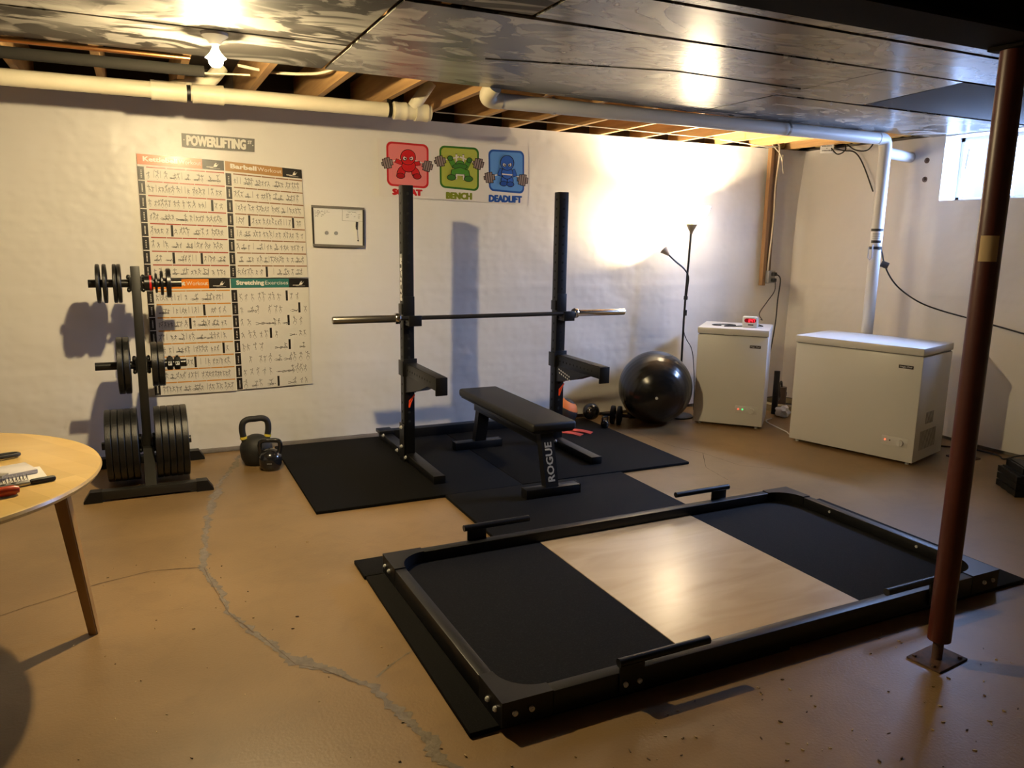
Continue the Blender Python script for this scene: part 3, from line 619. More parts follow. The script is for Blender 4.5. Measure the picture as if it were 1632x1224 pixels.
# three-lift banner
BQ = [(1.622, 2.246), (2.849, 2.268), (2.853, 1.815), (1.63, 1.835)]
bmats = [mat('banner_paper', (.74, .70, .66, 1), .35)]+[mat('banner_%d' % i, c, .4) for i, c in enumerate(
    ['#1A1210', '#C01A1E', '#E08080', '#C81C20', '#A81418', '#2F6A1A', '#A8B04A', '#4C8A2C', '#3C7428', '#1C4FA0', '#5A90D8', '#2A5CB8', '#1E4A9C', '#8C7C78', '#D8D0CC', '#7A8418'])]
def banner(mb, f0):
    defs = [((1.687, 2.232), (2.015, 2.226), (2.014, 1.905), (1.690, 1.915), 155, 88, 398, 452, 32), ((2.100, 2.227), (2.425, 2.228), (2.427, 1.902), (2.105, 1.918), 663, 130, 370, 435, 25), ((2.504, 2.223), (2.814, 2.227), (2.821, 1.897), (2.513, 1.91), 1130, 165, 343, 415, 20)]
    for idx, (tl, tr_, br, bl, x0, y0_, w, h, sk) in enumerate(defs):
        f = bilin([(p[0], PY, p[1]) for p in (tl, tr_, br, bl)])
        def T(x, y):
            u = (x-x0)/w; return u, 1-(y-y0_-sk*u)/h
        lay = [.0004]
        def P(pts, mi, ol=True):
            c = (sum(p[0] for p in pts)/len(pts), sum(p[1] for p in pts)/len(pts))
            if ol:
                lay[0] += .00012; big = []
                for p in pts:
                    d = math.hypot(p[0]-c[0], p[1]-c[1]) or 1; big.append((p[0]+(p[0]-c[0])/d*6, p[1]+(p[1]-c[1])/d*6))
                mb.poly([f(*T(*p), lay[0]) for p in big], 0)
            lay[0] += .00012; mb.poly([f(*T(*p), lay[0]) for p in pts], mi)
        def E(cx, cy, rx, ry, mi, a=0, ol=True, n=22):
            P([(cx+rx*math.cos(t_)*math.cos(a)-ry*math.sin(t_)*math.sin(a), cy+rx*math.cos(t_)*math.sin(a)+ry*math.sin(t_)*math.cos(a)) for t_ in [2*PI*i/n for i in range(n)]], mi, ol)
        def L(a, b, w_, mi, ol=True):
            d = math.hypot(b[0]-a[0], b[1]-a[1]); nx_, ny_ = -(b[1]-a[1])/d*w_, (b[0]-a[0])/d*w_
            P([(a[0]+nx_, a[1]+ny_), (b[0]+nx_, b[1]+ny_), (b[0]-nx_, b[1]-ny_), (a[0]-nx_, a[1]-ny_)], mi, ol)
        def RR(e, rad, mi):
            pts = []
            for cx, cy, a0_ in ((1-e-rad, 1-e-rad, 0), (e+rad, 1-e-rad, 1), (e+rad, e+rad, 2), (1-e-rad, e+rad, 3)):
                pts += [(cx+rad*math.cos(PI/2*(a0_+q/6)), cy+rad*math.sin(PI/2*(a0_+q/6))) for q in range(7)]
            lay[0] += .00012; mb.poly([f(*p, lay[0]) for p in pts], mi)
        bc, fc, mc, dc = [(1, 2, 3, 4), (5, 6, 7, 8), (9, 10, 11, 12)][idx]
        RR(0, .13, bc); RR(.045, .10, fc)
        def weight(cx, cy, a):
            c_, s_ = math.cos(a), math.sin(a)
            for dx, hh in ((-44, 16), (-30, 46), (-8, 52), (14, 52), (34, 26)):
                for gr, mi in ((4.5, 0), (-1.5, 13)):
                    p = [(cx+(dx+ex)*c_-ey*s_, cy+(dx+ex)*s_+ey*c_) for ex, ey in ((-10-gr, -hh-gr), (10+gr, -hh-gr), (10+gr, hh+gr), (-10-gr, hh+gr))]; P(p, mi, False)
        def eyes(x, y, s):
            for sg in (-1, 1):
                E(x+sg*31*s, y, 17*s, 20*s, 14, ol=True, n=14); E(x+sg*27*s, y+4, 8*s, 10*s, 0, ol=False, n=10)
                L((x+sg*50*s, y-30*s), (x+sg*12*s, y-10*s), 5, mc, ol=False)
        if idx == 0:
            L((150, 300), (365, 262), 6, 14); L((560, 330), (365, 262), 6, 14); weight(165, 310, -.2); weight(545, 340, .22)
            L((300, 310), (240, 285), 20, mc); L((410, 320), (465, 310), 20, mc)
            E(290, 400, 34, 62, mc, .35); E(425, 410, 34, 62, mc, -.35); E(283, 440, 36, 25, dc, .1); E(440, 445, 36, 25, dc, .1)
            E(360, 340, 62, 58, mc); E(355, 250, 68, 75, mc); eyes(355, 260, 1)
        elif idx == 1:
            L((820, 222), (820, 330), 8, 14); L((885, 225), (885, 330), 8, 14); L((650, 290), (850, 246), 7, 14); L((1040, 320), (850, 246), 7, 14)
            weight(672, 292, -.2); weight(1030, 315, .22); E(852, 312, 36, 24, mc)
            L((760, 265), (800, 350), 22, mc); L((938, 285), (900, 365), 22, mc); E(760, 262, 22, 22, dc); E(940, 280, 22, 22, dc)
            E(850, 345, 66, 28, dc); P([(765, 440), (775, 380), (850, 355), (930, 385), (945, 450), (890, 465), (850, 420), (800, 462)], mc)
            P([(806, 475), (812, 420), (892, 425), (892, 480), (878, 480), (876, 440), (826, 436), (822, 475)], 14)
            E(770, 458, 38, 26, dc); E(930, 468, 38, 26, dc)
        else:
            L((1120, 440), (1240, 412), 6, 14); L((1490, 460), (1370, 420), 6, 14); weight(1140, 448, -.12); weight(1462, 466, .14)
            L((1255, 360), (1232, 425), 20, mc); L((1360, 370), (1380, 430), 20, mc)
            E(1275, 470, 26, 42, mc); E(1335, 475, 26, 42, mc); E(1270, 505, 32, 22, dc); E(1335, 510, 32, 22, dc)
            E(1305, 400, 52, 56, mc); L((1255, 410), (1355, 418), 6, 14); E(1305, 300, 62, 70, mc); eyes(1305, 318, .85); E(1305, 350, 12, 6, dc, ol=False, n=10)
    for body, (xa, za), (xb, zb), mi in (('SQUAT', (1.735, 1.893), (1.958, 1.845), 1), ('BENCH', (2.159, 1.884), (2.364, 1.838), 15), ('DEADLIFT', (2.517, 1.876), (2.797, 1.828), 9)):
        mb.text(body, lambda x, y: Vector((xa+(xb-xa)*x, PY-.0008, zb+(za-zb)*y)), mi, bold=.16)
mark_paper('lifting_poster', 'wide poster of red, green and blue cartoon lifters for SQUAT, BENCH and DEADLIFT', BQ, banner, bmats)
# whiteboard
t = thing('whiteboard', 'small framed whiteboard hung right of the posters', 'whiteboard', (1.32, PY, 1.6))
WQ = bilin([(1.129, PY, 1.757), (1.512, PY, 1.750), (1.507, PY, 1.459), (1.133, PY, 1.468)])
b = MB()
vs = [b.bm.verts.new(WQ(u, v, l)) for l in (.006, -.001) for u, v in ((.02, .02), (.98, .02), (.98, .98), (.02, .98))]
for i4 in ((0, 1, 2, 3), (7, 6, 5, 4), (0, 4, 5, 1), (1, 5, 6, 2), (2, 6, 7, 3), (3, 7, 4, 0)): b.bm.faces.new([vs[i] for i in i4])
b.build('panel', M_board, t, smooth=0)
b = MB(); th = .030
hb_ = .058
for (ua, va, ub, vb) in ((0, 0, 1, hb_), (0, 1-hb_, 1, 1), (0, hb_, th, 1-hb_), (1-th, hb_, 1, 1-hb_)):
    vs = [b.bm.verts.new(WQ(u, v, l)) for l in (.016, 0) for u, v in ((ua, va), (ub, va), (ub, vb), (ua, vb))]
    for i4 in ((0, 1, 2, 3), (7, 6, 5, 4), (0, 4, 5, 1), (1, 5, 6, 2), (2, 6, 7, 3), (3, 7, 4, 0)): b.bm.faces.new([vs[i] for i in i4])
for i_, f_ in enumerate(b.bm.faces): f_.material_index = 0 if i_ < 12 else 1
b.build('frame', [mat('board_rail', (.20, .185, .16, 1), .45, .3), mat('board_frame', (.045, .04, .035, 1), .4, .3)], t, smooth=0)
b = MB(); rnd = random.Random(5)
def scrawl(u0, u1, v, hgt):
    u = u0
    while u < u1:
        ww = rnd.uniform(.008, .02); seg(b, WQ, (u, v+rnd.uniform(-1, 1)*hgt), (u+ww, v+rnd.uniform(-1, 1)*hgt), .003, 0, .0066); u += ww*.8 if rnd.random() < .85 else ww+.03
for args in ((.06, .30, .87, .012), (.06, .16, .82, .012), (.23, .28, .82, .012), (.06, .13, .78, .012), (.18, .23, .78, .01), (.06, .12, .74, .01), (.17, .20, .74, .012)): scrawl(*args)
seg(b, WQ, (.06, .85), (.34, .845), .002, 0, .0066); b.build('handwriting', M_ink, t, smooth=0)
b = MB()
for args in ((.68, .84, .87, .014), (.65, .75, .82, .012), (.65, .71, .78, .012), (.80, .84, .77, .012), (.65, .73, .74, .01), (.88, .92, .82, .012), (.88, .91, .77, .012), (.88, .91, .73, .012)): scrawl(*args)
seg(b, WQ, (.58, .93), (.575, .66), .002, 0, .0066); seg(b, WQ, (.575, .66), (.97, .65), .002, 0, .0066)
b.build('boxed_note', M_ink, t, smooth=0)
for u, lab in ((.27, 'round grey magnet on the whiteboard, farther from the marker'), (.45, 'round grey magnet on the whiteboard, nearer the marker')):
    p = WQ(u, .34, 0)
    tag(MB().cyl(p+Vector((0, -.0062, 0)), p+Vector((0, -.013, 0)), .0135, n=20).build('magnet', M_grey), lab, 'magnet', 'magnets on the whiteboard')
p = WQ(.86, .45, .012)
t = thing('dry_erase_marker', 'black-capped marker clipped to the whiteboard', 'marker', p)
MB().cyl(p+Vector((-.003, 0, .015)), p+Vector((0, 0, .055)), .0085, n=12).cyl(p+Vector((0, 0, -.002)), p+Vector((-.003, 0, .015)), .005, .0085, n=12).build('cap', M_ink, t)
MB().cyl(p+Vector((.005, 0, -.075)), p+Vector((0, 0, 0)), .0035, n=8).build('string', M_grey, t)
MB().ell(p+Vector((.005, 0, -.08)), .006, u=10, v=8).build('bead', M_ink, t)

# ------------------------------------------------------------------ rubber mats
def mat_obj(x0, x1, ya, yb, label, z=0):
    return tag(MB().b2((x0, ya, z), (x1, yb, z+.019), bev=.003).build('rubber_mat', M_rubber), label, 'mat', 'black rubber floor mats')
mat_obj(.805, 2.098, 4.235, 5.735, 'black rubber mat nearest the kettlebells, under the rack foot with white bolts')
mat_obj(2.102, 3.41, 4.245, 5.70, 'black rubber mat under the coral straps and right rack foot')
mat_obj(1.575, 2.83, 3.50, 4.23, 'black rubber mat between the bench foot and the lifting platform')
mat_obj(.835, 2.3, 3.300, 3.494, 'narrow black rubber mat strip peeping out behind the platform corner')
mat_obj(.842, 2.18, 2.040, 3.296, 'black rubber mat edging out under the platform beside the floor crack')
mat_obj(2.184, 3.66, 2.055, 3.296, 'black rubber mat edging out under the platform beyond the red post')

# ------------------------------------------------------------------ deadlift platform
cx, cy, ya = 2.1854, 2.684, .0128
PL, PW = 2.502, 1.298
t = thing('lifting_platform', 'low black-framed deadlift platform with plywood centre between rubber halves', 'platform', (cx, cy, .019), ya)
zt, rw = .086, .050
hl, hw = PL/2, PW/2
cxl, cyl_ = .185, .185
for s in (-1, 1):
    MB().box((0, s*(hw-rw/2), zt/2-.0008), (PL-2*cxl-.004, rw, zt-.0016), bev=.003).build('long_rail', M_black, t, local=True)
    MB().box((s*(hl-rw/2), 0, zt/2-.0008), (rw, PW-2*cyl_-.004, zt-.0016), bev=.003).build('end_rail', M_black, t, local=True)
for sx in (-1, 1):
    for sy in (-1, 1):
        pts = [(0, 0), (cxl, 0), (cxl, rw)]
        for q in range(1, 9):
            a = PI/2*q/9; pts.append((cxl-(cxl-rw)*math.sin(a), cyl_-(cyl_-rw)*math.cos(a)))
        pts += [(rw, cyl_), (0, cyl_)]
        P = [(sx*hl-sx*x, sy*hw-sy*y) for x, y in pts]
        MB().prism(P, 0, zt+.002).build('corner_bracket', M_black, t, local=True)
        for dx in (.045, .105):
            MB().cyl((sx*(hl-dx), sy*hw, .045), (sx*(hl-dx), sy*(hw+.007), .045), .0095, n=14).cyl((sx*(hl-dx), sy*(hw+.007), .045), (sx*(hl-dx), sy*(hw+.011), .045), .0055, n=6).build('bolt', M_zinc, t, local=True)
            MB().cyl((sx*hl, sy*(hw-dx), .045), (sx*(hl+.007), sy*(hw-dx), .045), .0095, n=14).cyl((sx*(hl+.007), sy*(hw-dx), .045), (sx*(hl+.011), sy*(hw-dx), .045), .0055, n=6).build('bolt', M_zinc, t, local=True)
for sx in (1,):
    for dy in (.27, -.27):
        MB().cyl((sx*(hl-rw), dy, .062), (sx*(hl-rw)-.006, dy, .062), .007, n=12).build('bolt', M_zinc, t, local=True)
x1, x2 = 1.733-cx, 2.677-cx
zi = .034
def clip_floor(a, b):
    """floor piece between x=a and b inside the frame, corners cut along the brackets' arcs"""
    L, Rr = -hl+rw, hl-rw; B, T = -hw+rw, hw-rw; g = .0015
    pts = []
    if a <= L+1e-4:
        arc = [(-hl+cxl-(cxl-rw)*math.sin(PI/2*q/9), cyl_-(cyl_-rw)*math.cos(PI/2*q/9)) for q in range(10)]
        pts += [(x+g, hw-y-g) for x, y in arc]+[(x+g, -hw+y+g) for x, y in arc[::-1]]
    else: pts += [(a, T-g), (a, B+g)]
    if b >= Rr-1e-4:
        arc = [(hl-cxl+(cxl-rw)*math.sin(PI/2*q/9), cyl_-(cyl_-rw)*math.cos(PI/2*q/9)) for q in range(10)]
        pts += [(x-g, -hw+y+g) for x, y in arc]+[(x-g, hw-y-g) for x, y in arc[::-1]]
    else: pts += [(b, B+g), (b, T-g)]
    return pts
MB().prism(clip_floor(-hl+rw, x1-.003), .001, zi).build('rubber_tile', M_rubber, t, local=True)
MB().prism(clip_floor(x2+.003, hl-rw), .001, zi).build('rubber_tile', M_rubber, t, local=True)
tag(MB().prism(clip_floor(x1, x2), .001, zi+.001).build('plywood_panel', M_ply, t, local=True), 'pale plywood panel with worn shine')
def peg(xa, xb, t0, t1, sy, z=.146):
    y = sy*(hw+.006)
    MB().box(((xa+xb)/2-cx, y, .078), (xb-xa, .010, .125), bev=.002).build('peg_plate', M_black, t, local=True)
    MB().cyl((t0-cx, y, z-.019), (t1-cx, y, z-.019), .0155, n=18).build('band_peg', M_black, t, local=True)
    for x in (xa+.022, xb-.022):
        MB().cyl((x-cx, y+sy*.005, .045), (x-cx, y+sy*.012, .045), .0095, n=14).cyl((x-cx, y+sy*.012, .045), (x-cx, y+sy*.016, .045), .0055, n=6).build('bolt', M_zinc, t, local=True)
peg(1.372, 1.474, 1.367, 1.752, -1); peg(2.952, 3.054, 2.678, 3.06, -1)
peg(1.362, 1.462, 1.343, 1.697, 1, .164); peg(2.872, 2.974, 2.615, 2.99, 1, .162)

# ------------------------------------------------------------------ squat stand
MZ = .019
XL, XR, YU = 1.604, 2.768, 5.045
t = thing('squat_stand', 'tall black two-post squat stand with holes up the uprights', 'squat stand', (2.186, 5.05, MZ))
hs = .0381
M_hole = mat('hole_black', (.002, .002, .002, 1), .9)
for sx, x in ((-1, XL), (1, XR)):
    u = MB().b2((x-hs, YU-hs, MZ+.02), (x+hs, YU+hs, 1.877), bev=.004)
    z = .30
    while z < 1.85:
        u.poly([(x+.009*math.cos(a), YU-hs-.0004, z+.009*math.sin(a)) for a in [2*PI*i/10 for i in range(10)]], 1)
        for s2 in (-1, 1): u.poly([(x+s2*(hs+.0004), YU+.009*math.cos(a), z+.009*math.sin(a)) for a in [2*PI*i/10 for i in range(10)]], 1)
        z += .0635
    o = u.build('upright', [M_black, M_hole], t)
    xf = x+(.012 if sx < 0 else .0)
    MB().b2((xf-hs, 4.445, MZ), (xf+hs, 5.71, MZ+.051), bev=.005).build('foot', M_black, t)
    MB().b2((xf-hs-.002, 4.438, MZ), (xf+hs+.002, 4.452, MZ+.053), bev=.004).build('end_cap', M_plast, t)
    g = MB(); Mx = Matrix(((0, 0, 1, x-sx*0-.046 if sx < 0 else x-.046), (1, 0, 0, 0), (0, 1, 0, 0), (0, 0, 0, 1)))
    g.prism([(YU-hs-.012, MZ+.004), (YU+hs+.012, MZ+.004), (YU+hs+.012, MZ+.26), (YU-hs-.012, MZ+.26)], 0, .006, Mx)
    g.build('gusset_plate', M_black, t)
    for by, bz in ((YU-.005, .235), (YU-.005, .10), (YU-.10, .045), (YU+.10, .045), (5.56, .05), (5.68, .05)):
        xx = x-.046 if by < 5.3 else xf-hs
        MB().cyl((xx, by, MZ+bz), (xx-.008, by, MZ+bz), .0125, n=14).cyl((xx-.008, by, MZ+bz), (xx-.016, by, MZ+bz), .008, n=6).build('bolt', M_zinc, t)
MB().b2((XL+.02, 5.60, MZ), (XR-.02, 5.676, MZ+.072), bev=.004).build('crossmember', M_black, t)
for x in (XL, XR):
    MB().b2((x-.05, 5.58, MZ+.051), (x+.06, 5.70, MZ+.077), bev=.003).build('gusset_plate', M_black, t)
q = MB(); q.text('ROGUE', plane_fn((XL-hs-.0006, YU-.022, 1.13), (0, 0, .30), (0, .044, 0)), 0, bold=.10)
q.build('lettering', M_whitep, t, smooth=0)
def jcup(x, label):
    t = thing('j_cup', label, 'j-cup', (x, YU-hs, 1.0), 0, 'bar holders on the squat stand')
    j = MB().b2((x-.040, YU-hs-.008, .975), (x+.040, YU-hs-.0005, 1.155), bev=.003).b2((x-.05, YU-hs-.001, 1.035), (x-.0405, YU+.03, 1.105), bev=.003)
    j.b2((x-.030, 4.915, .965), (x+.058, YU-hs-.006, .985), bev=.003).b2((x-.030, 4.905, .965), (x+.058, 4.918, 1.035), bev=.003)
    j.build('bracket', M_black, t)
    MB().b2((x-.030, 4.919, .9855), (x+.058, YU-hs-.0085, 1.0005), bev=.003).build('liner', M_plast, t)
jcup(XL, 'black bar holder on the upright with the white lettering'); jcup(XR, 'black bar holder on the upright nearer the floor lamp')
def spotter(x, label):
    t = thing('spotter_arm', label, 'spotter arm', (x, YU, .66), 0, 'safety arms on the squat stand')
    a = MB().b2((x-hs, 4.405, .626), (x+hs, YU-hs-.010, .703), bev=.003)
    yy = 4.50
    while yy < 4.98:
        for s2 in (-1, 1): a.poly([(x+s2*(hs+.0004), yy+.008*math.cos(q_), .665+.008*math.sin(q_)) for q_ in [2*PI*i/10 for i in range(10)]], 1)
        yy += .05
    a.build('arm', [M_black, M_hole], t)
    MB().b2((x-.039, 4.392, .594), (x+.039, 4.405, .708), bev=.004).build('end_plate', M_black, t)
    MB().b2((x-.034, 4.41, .7032), (x+.034, YU-hs-.012, .7085), bev=.001).build('top_pad', M_plast, t)
    k = MB().b2((x-.052, YU-hs-.009, .615), (x+.045, YU-hs-.0008, .735), bev=.003).b2((x-.058, YU-hs-.009, .615), (x-.0485, YU+hs+.01, .72), bev=.003)
    k.b2((x-hs, YU-hs-.009, .50), (x+hs, YU-hs-.0008, .62), bev=.002)
    k.build('sleeve', M_black, t)
    Mx = Matrix(((0, 0, 1, x-.006), (1, 0, 0, 0), (0, 1, 0, 0), (0, 0, 0, 1)))
    gq = MB().prism([(YU-hs-.009, .505), (YU-hs-.009, .627), (4.55, .627), (4.74, .565)], -.03, .042, Mx); gq.build('gusset', M_black, t)
    tag(MB().tube([(x-.012, YU-hs-.012, .445), (x+.0, YU-hs-.02, .462), (x+.022, YU-hs-.018, .487), (x+.010, YU-hs-.015, .465), (x-.008, YU-hs-.022, .428), (x-.016, YU-hs-.02, .40), (x-.012, YU-hs-.014, .445)], .0048, n=8, sub=4)
        .build('pull_pin', M_orange, t), 'bright orange pull pin')
    return t
spotter(XL+.009, 'black spotter arm jutting out toward the platform, beside the whiteboard-side upright')
rr = spotter(XR+.008, 'black spotter arm above the medicine ball, beside the lamp-side upright')
q = MB(); rnd = random.Random(4); xg = XR+.008-.036-.0008
for i in range(6):
    for j_ in range(2):
        y_ = 4.97-.03*i-.008*j_; z_ = .60-.025*j_-.006*i
        q.poly([(xg, y_, z_), (xg, y_-.016, z_-.004), (xg, y_-.016, z_+.006), (xg, y_, z_+.010)])
q.build('lettering', M_whitep, rr, smooth=0)
# barbell
bx, by, bz = 2.1826, 4.956, 1.0155
t = thing('barbell', 'empty steel barbell resting across the squat stand', 'barbell', (bx, by, bz))
MB().cyl((bx-.655, by, bz), (bx+.655, by, bz), .0145, n=18).build('shaft', mat('dark_shaft', (.12, .115, .11, 1), .32, .9), t)
for s in (-1, 1):
    RM = Matrix.Translation((bx, by, bz)) @ Matrix.Rotation(s*PI/2, 4, 'Y')
    MB().lathe([(0, .69), (.025, .69), (.025, 1.094), (.022, 1.10), (.013, 1.10), (.012, 1.092), (0, 1.092)], n=24, M=RM).build('sleeve', M_chrome if s > 0 else mat('dull_sleeve', (.42, .40, .36, 1), .3, 1), t)
    MB().lathe([(.0146, .655), (.03, .655), (.038, .662), (.038, .684), (.034, .69), (.0146, .69)], n=24, M=RM).build('collar', M_chrome, t)

# ------------------------------------------------------------------ flat bench
t = thing('flat_bench', 'black flat weight bench with lettered near leg', 'bench', (2.21, 4.6, MZ))
px0, px1, pya, pyb, pzt = 2.058, 2.362, 4.035, 5.248, .455
MB().b2((px0, pya, pzt-.058), (px1, pyb, pzt), bev=.018, seg=3).build('seat_pad', M_vinyl, t)
MB().b2((px0+.015, pya+.02, pzt-.066), (px1-.015, pyb-.02, pzt-.0585)).build('pad_board', M_blacks, t)
MB().b2((2.166-.038, 4.10, pzt-.142), (2.166+.038, 5.12, pzt-.0665), bev=.004).build('spine', M_black, t)
def slant(y0_, y1_, zb, zt_, x, wx, wy):
    m = MB(); v = [m.bm.verts.new((x+sx*wx/2, (y0_ if z == zb else y1_)+sy*wy/2, z)) for z in (zb, zt_) for sx, sy in ((-1, -1), (1, -1), (1, 1), (-1, 1))]
    for i4 in ((3, 2, 1, 0), (4, 5, 6, 7), (0, 1, 5, 4), (1, 2, 6, 5), (2, 3, 7, 6), (3, 0, 4, 7)): m.bm.faces.new([v[i] for i in i4])
    return m
slant(3.995, 4.085, MZ+.056, pzt-.067, 2.166, .086, .06).build('leg', M_black, t, smooth=0)
slant(5.155, 5.07, MZ+.056, pzt-.067, 2.186, .086, .06).build('leg', M_black, t, smooth=0)
MB().b2((1.99, 3.955, MZ), (2.355, 4.03, MZ+.056), bev=.004).build('foot', M_black, t)
MB().b2((1.99, 5.118, MZ), (2.36, 5.193, MZ+.056), bev=.004).build('foot', M_black, t)
for y in (3.955, 5.118):
    for x in (1.988, 2.352): MB().b2((x, y-.001, MZ), (x+.007, y+.077, MZ+.058), bev=.002).build('end_cap', M_plast, t)
q = MB(); d = Vector((0, .09, pzt-.067-MZ-.056)); d.normalize()
q.text('ROGUE', plane_fn(Vector((2.166+.022, 3.995-.0306, MZ+.056))+d*.035, d*.235, (-.046, 0, 0)), 0, bold=.05)
q.build('lettering', mat('grey_letters', (.45, .44, .42, 1), .5), t, smooth=0)

# ------------------------------------------------------------------ weight tree with plates
TX, TY = -.033, 5.30
t = thing('plate_tree', 'black upright weight tree on two floor feet, loaded with plates', 'weight rack', (TX, TY, 0))
M_post2 = mat('dark_bronze_frame', (.012, .011, .009, 1), .45)
MB().b2((TX-.026, TY-.035, .16), (TX+.026, TY+.035, 1.345), bev=.003).build('post', M_post2, t)
s = slant(4.955, 5.245, .055, .225, TX+.005, .062, .06); s.build('brace', M_post2, t, smooth=0)
MB().b2((TX-.03, 4.97, .012), (TX+.03, 5.66, .055), bev=.003).build('base_beam', M_post2, t)
for y in (4.945, 5.672):
    MB().b2((TX-.27, y-.03, .012), (TX+.27, y+.03, .064), bev=.003).build('foot', M_post2, t)
    for s2 in (-1, 1):
        xa, xb = TX+s2*.255, TX+s2*.352
        Mx = Matrix(((1, 0, 0, 0), (0, 0, 1, y-.034), (0, 1, 0, 0), (0, 0, 0, 1)))
        MB().prism([(xa, 0), (xb, 0), (xb, .012), (xb-s2*.035, .066), (xa, .066)], 0, .068, Mx).build('rubber_foot', M_plast, t)
for z in (1.242, .740, .240):
    for s2 in (-1, 1):
        MB().cyl((TX+s2*.027, TY, z), (TX+s2*.257, TY, z), .0245, n=20).build('peg', mat('peg_steel', (.06, .055, .05, 1), .3, .8) if z == 1.242 and s2 == 1 else M_blacks, t)
        fm = MB().b2((TX+s2*.0265, TY-.05, z-.045), (TX+s2*.036, TY+.05, z+.045), bev=.002)
        for dy in (-.038, .038):
            for dz in (-.038, .038): fm.ell((TX+s2*.040, TY+dy, z+dz), (.012, .014, .014), u=10, v=8)
        fm.build('flange', M_blacks, t)
def plate(x, z, R, w, label, hole=.0248, m=M_iron, rim=True):
    h = w/2; Ri = R*.80 if R > .1 else R*.76
    hub = R*.34
    if rim: prof = [(hole, -h*.85), (hub, -h*.85), (hub+.006, -h*.4), (Ri-.008, -h*.4), (Ri, -h), (R-.004, -h), (R, -h+.004), (R, h-.004), (R-.004, h), (Ri, h), (Ri-.008, h*.4), (hub+.006, h*.4), (hub, h*.85), (hole, h*.85)]
    else: prof = [(hole, -h), (R-.003, -h), (R, -h+.003), (R, h-.003), (R-.003, h), (hole, h)]
    zz_ = z-(hole-.0245)
    t = thing('weight_plate', label, 'weight plate', (x, TY, zz_-R), 0, 'weight plates on the tree')
    MB().lathe(prof, n=48, M=Matrix.Translation((x, TY, zz_)) @ Matrix.Rotation(PI/2, 4, 'Y'), close=True).build('disc', m, t)
    return t
ords = ['outermost', 'second from outside', 'middle', 'second from the post', 'innermost']
for i in range(5):
    plate(-.245+.0366*i, .240, .225, .0355, 'big black plate on the lowest peg facing the table, %s of five' % ords[i])
    plate(.185-.0385*i, .240, .227, .037, 'big black plate on the lowest peg facing the kettlebells, %s of five' % ords[i])
plate(-.150, .740, .176, .034, 'medium black plate on the middle table-side peg, outer of two'); plate(-.113, .740, .176, .034, 'medium black plate on the middle table-side peg, inner of two')
plate(.040, .740, .139, .036, 'medium black plate on the middle poster-side peg, beside the post'); plate(.078, .740, .139, .036, 'medium black plate on the middle poster-side peg, beside the square collars')
for x, l in ((-.236, 'outermost'), (-.200, 'second from outside'), (-.146, 'second from the post'), (-.122, 'innermost')):
    plate(x, 1.242, .117, .021, 'thin black plate on the top table-side peg, %s of four' % l)
plate(.150, 1.242, .090, .026, 'small black plate at the tip of the top poster-side peg, largest of three', m=M_blacks)
plate(.112, 1.242, .076, .017, 'small black plate on the top poster-side peg, middle of three', m=M_blacks)
plate(.080, 1.242, .061, .014, 'tiny black plate on the top poster-side peg, next to the red band', m=M_blacks)
t = thing('barbell_collar', 'black ring collar with a red band on the top peg', 'collar', (.038, TY, 1.195))
RM = Matrix.Translation((.038, TY, 1.242)) @ Matrix.Rotation(PI/2, 4, 'Y')
MB().lathe([(.0247, -.024), (.047, -.024), (.047, .024), (.0247, .024)], n=32, M=RM, close=True).build('ring', M_blacks, t)
MB().lathe([(.0471, .004), (.0485, .004), (.0485, .016), (.0471, .016)], n=32, M=RM, close=True).build('band', M_red, t)
for x, l in ((.128, 'square black barbell collar with white tag, nearer the plates'), (.171, 'square black barbell collar with white tag, at the peg tip')):
    t = thing('barbell_collar', l, 'collar', (x, TY, .70), 0, 'square collars on the middle peg')
    oc = [(.043*math.cos(PI/8+PI/4*i), .043*math.sin(PI/8+PI/4*i)) for i in range(8)]
    A = [(p[0], p[1]) for p in oc]; RMx = Matrix.Translation((x, TY, .740)) @ Matrix.Rotation(PI/2, 4, 'Y')
    k = MB(); n = 24
    prof = [(.0247, -.018), (.036, -.018), (.043, -.012), (.043, .012), (.036, .018), (.0247, .018)]
    k.lathe(prof, n=8, M=RMx @ Matrix.Rotation(PI/8, 4, 'Z'), close=True); k.build('body', M_plast, t, smooth=0)
    MB().b2((x-.008, TY-.006, .779), (x+.008, TY+.006, .788), bev=.002).build('latch', M_plast, t)
    f_ = plane_fn((x-.011, TY-.0405, .733), (.022, 0, 0), (0, 0, .022))
    q = MB(); q.poly([f_(0, 0), f_(1, 0), f_(1, 1), f_(0, 1)], 0)
    for a in ((.12, .2, .4, .85), (.55, .2, .85, .35), (.55, .5, .85, .85)): q.poly([f_(a[0], a[1])+Vector((0, -.0004, 0)), f_(a[2], a[1])+Vector((0, -.0004, 0)), f_(a[2], a[3])+Vector((0, -.0004, 0)), f_(a[0], a[3])+Vector((0, -.0004, 0))], 1)
    q.build('tag', [M_whitep, M_ink], t, smooth=0)

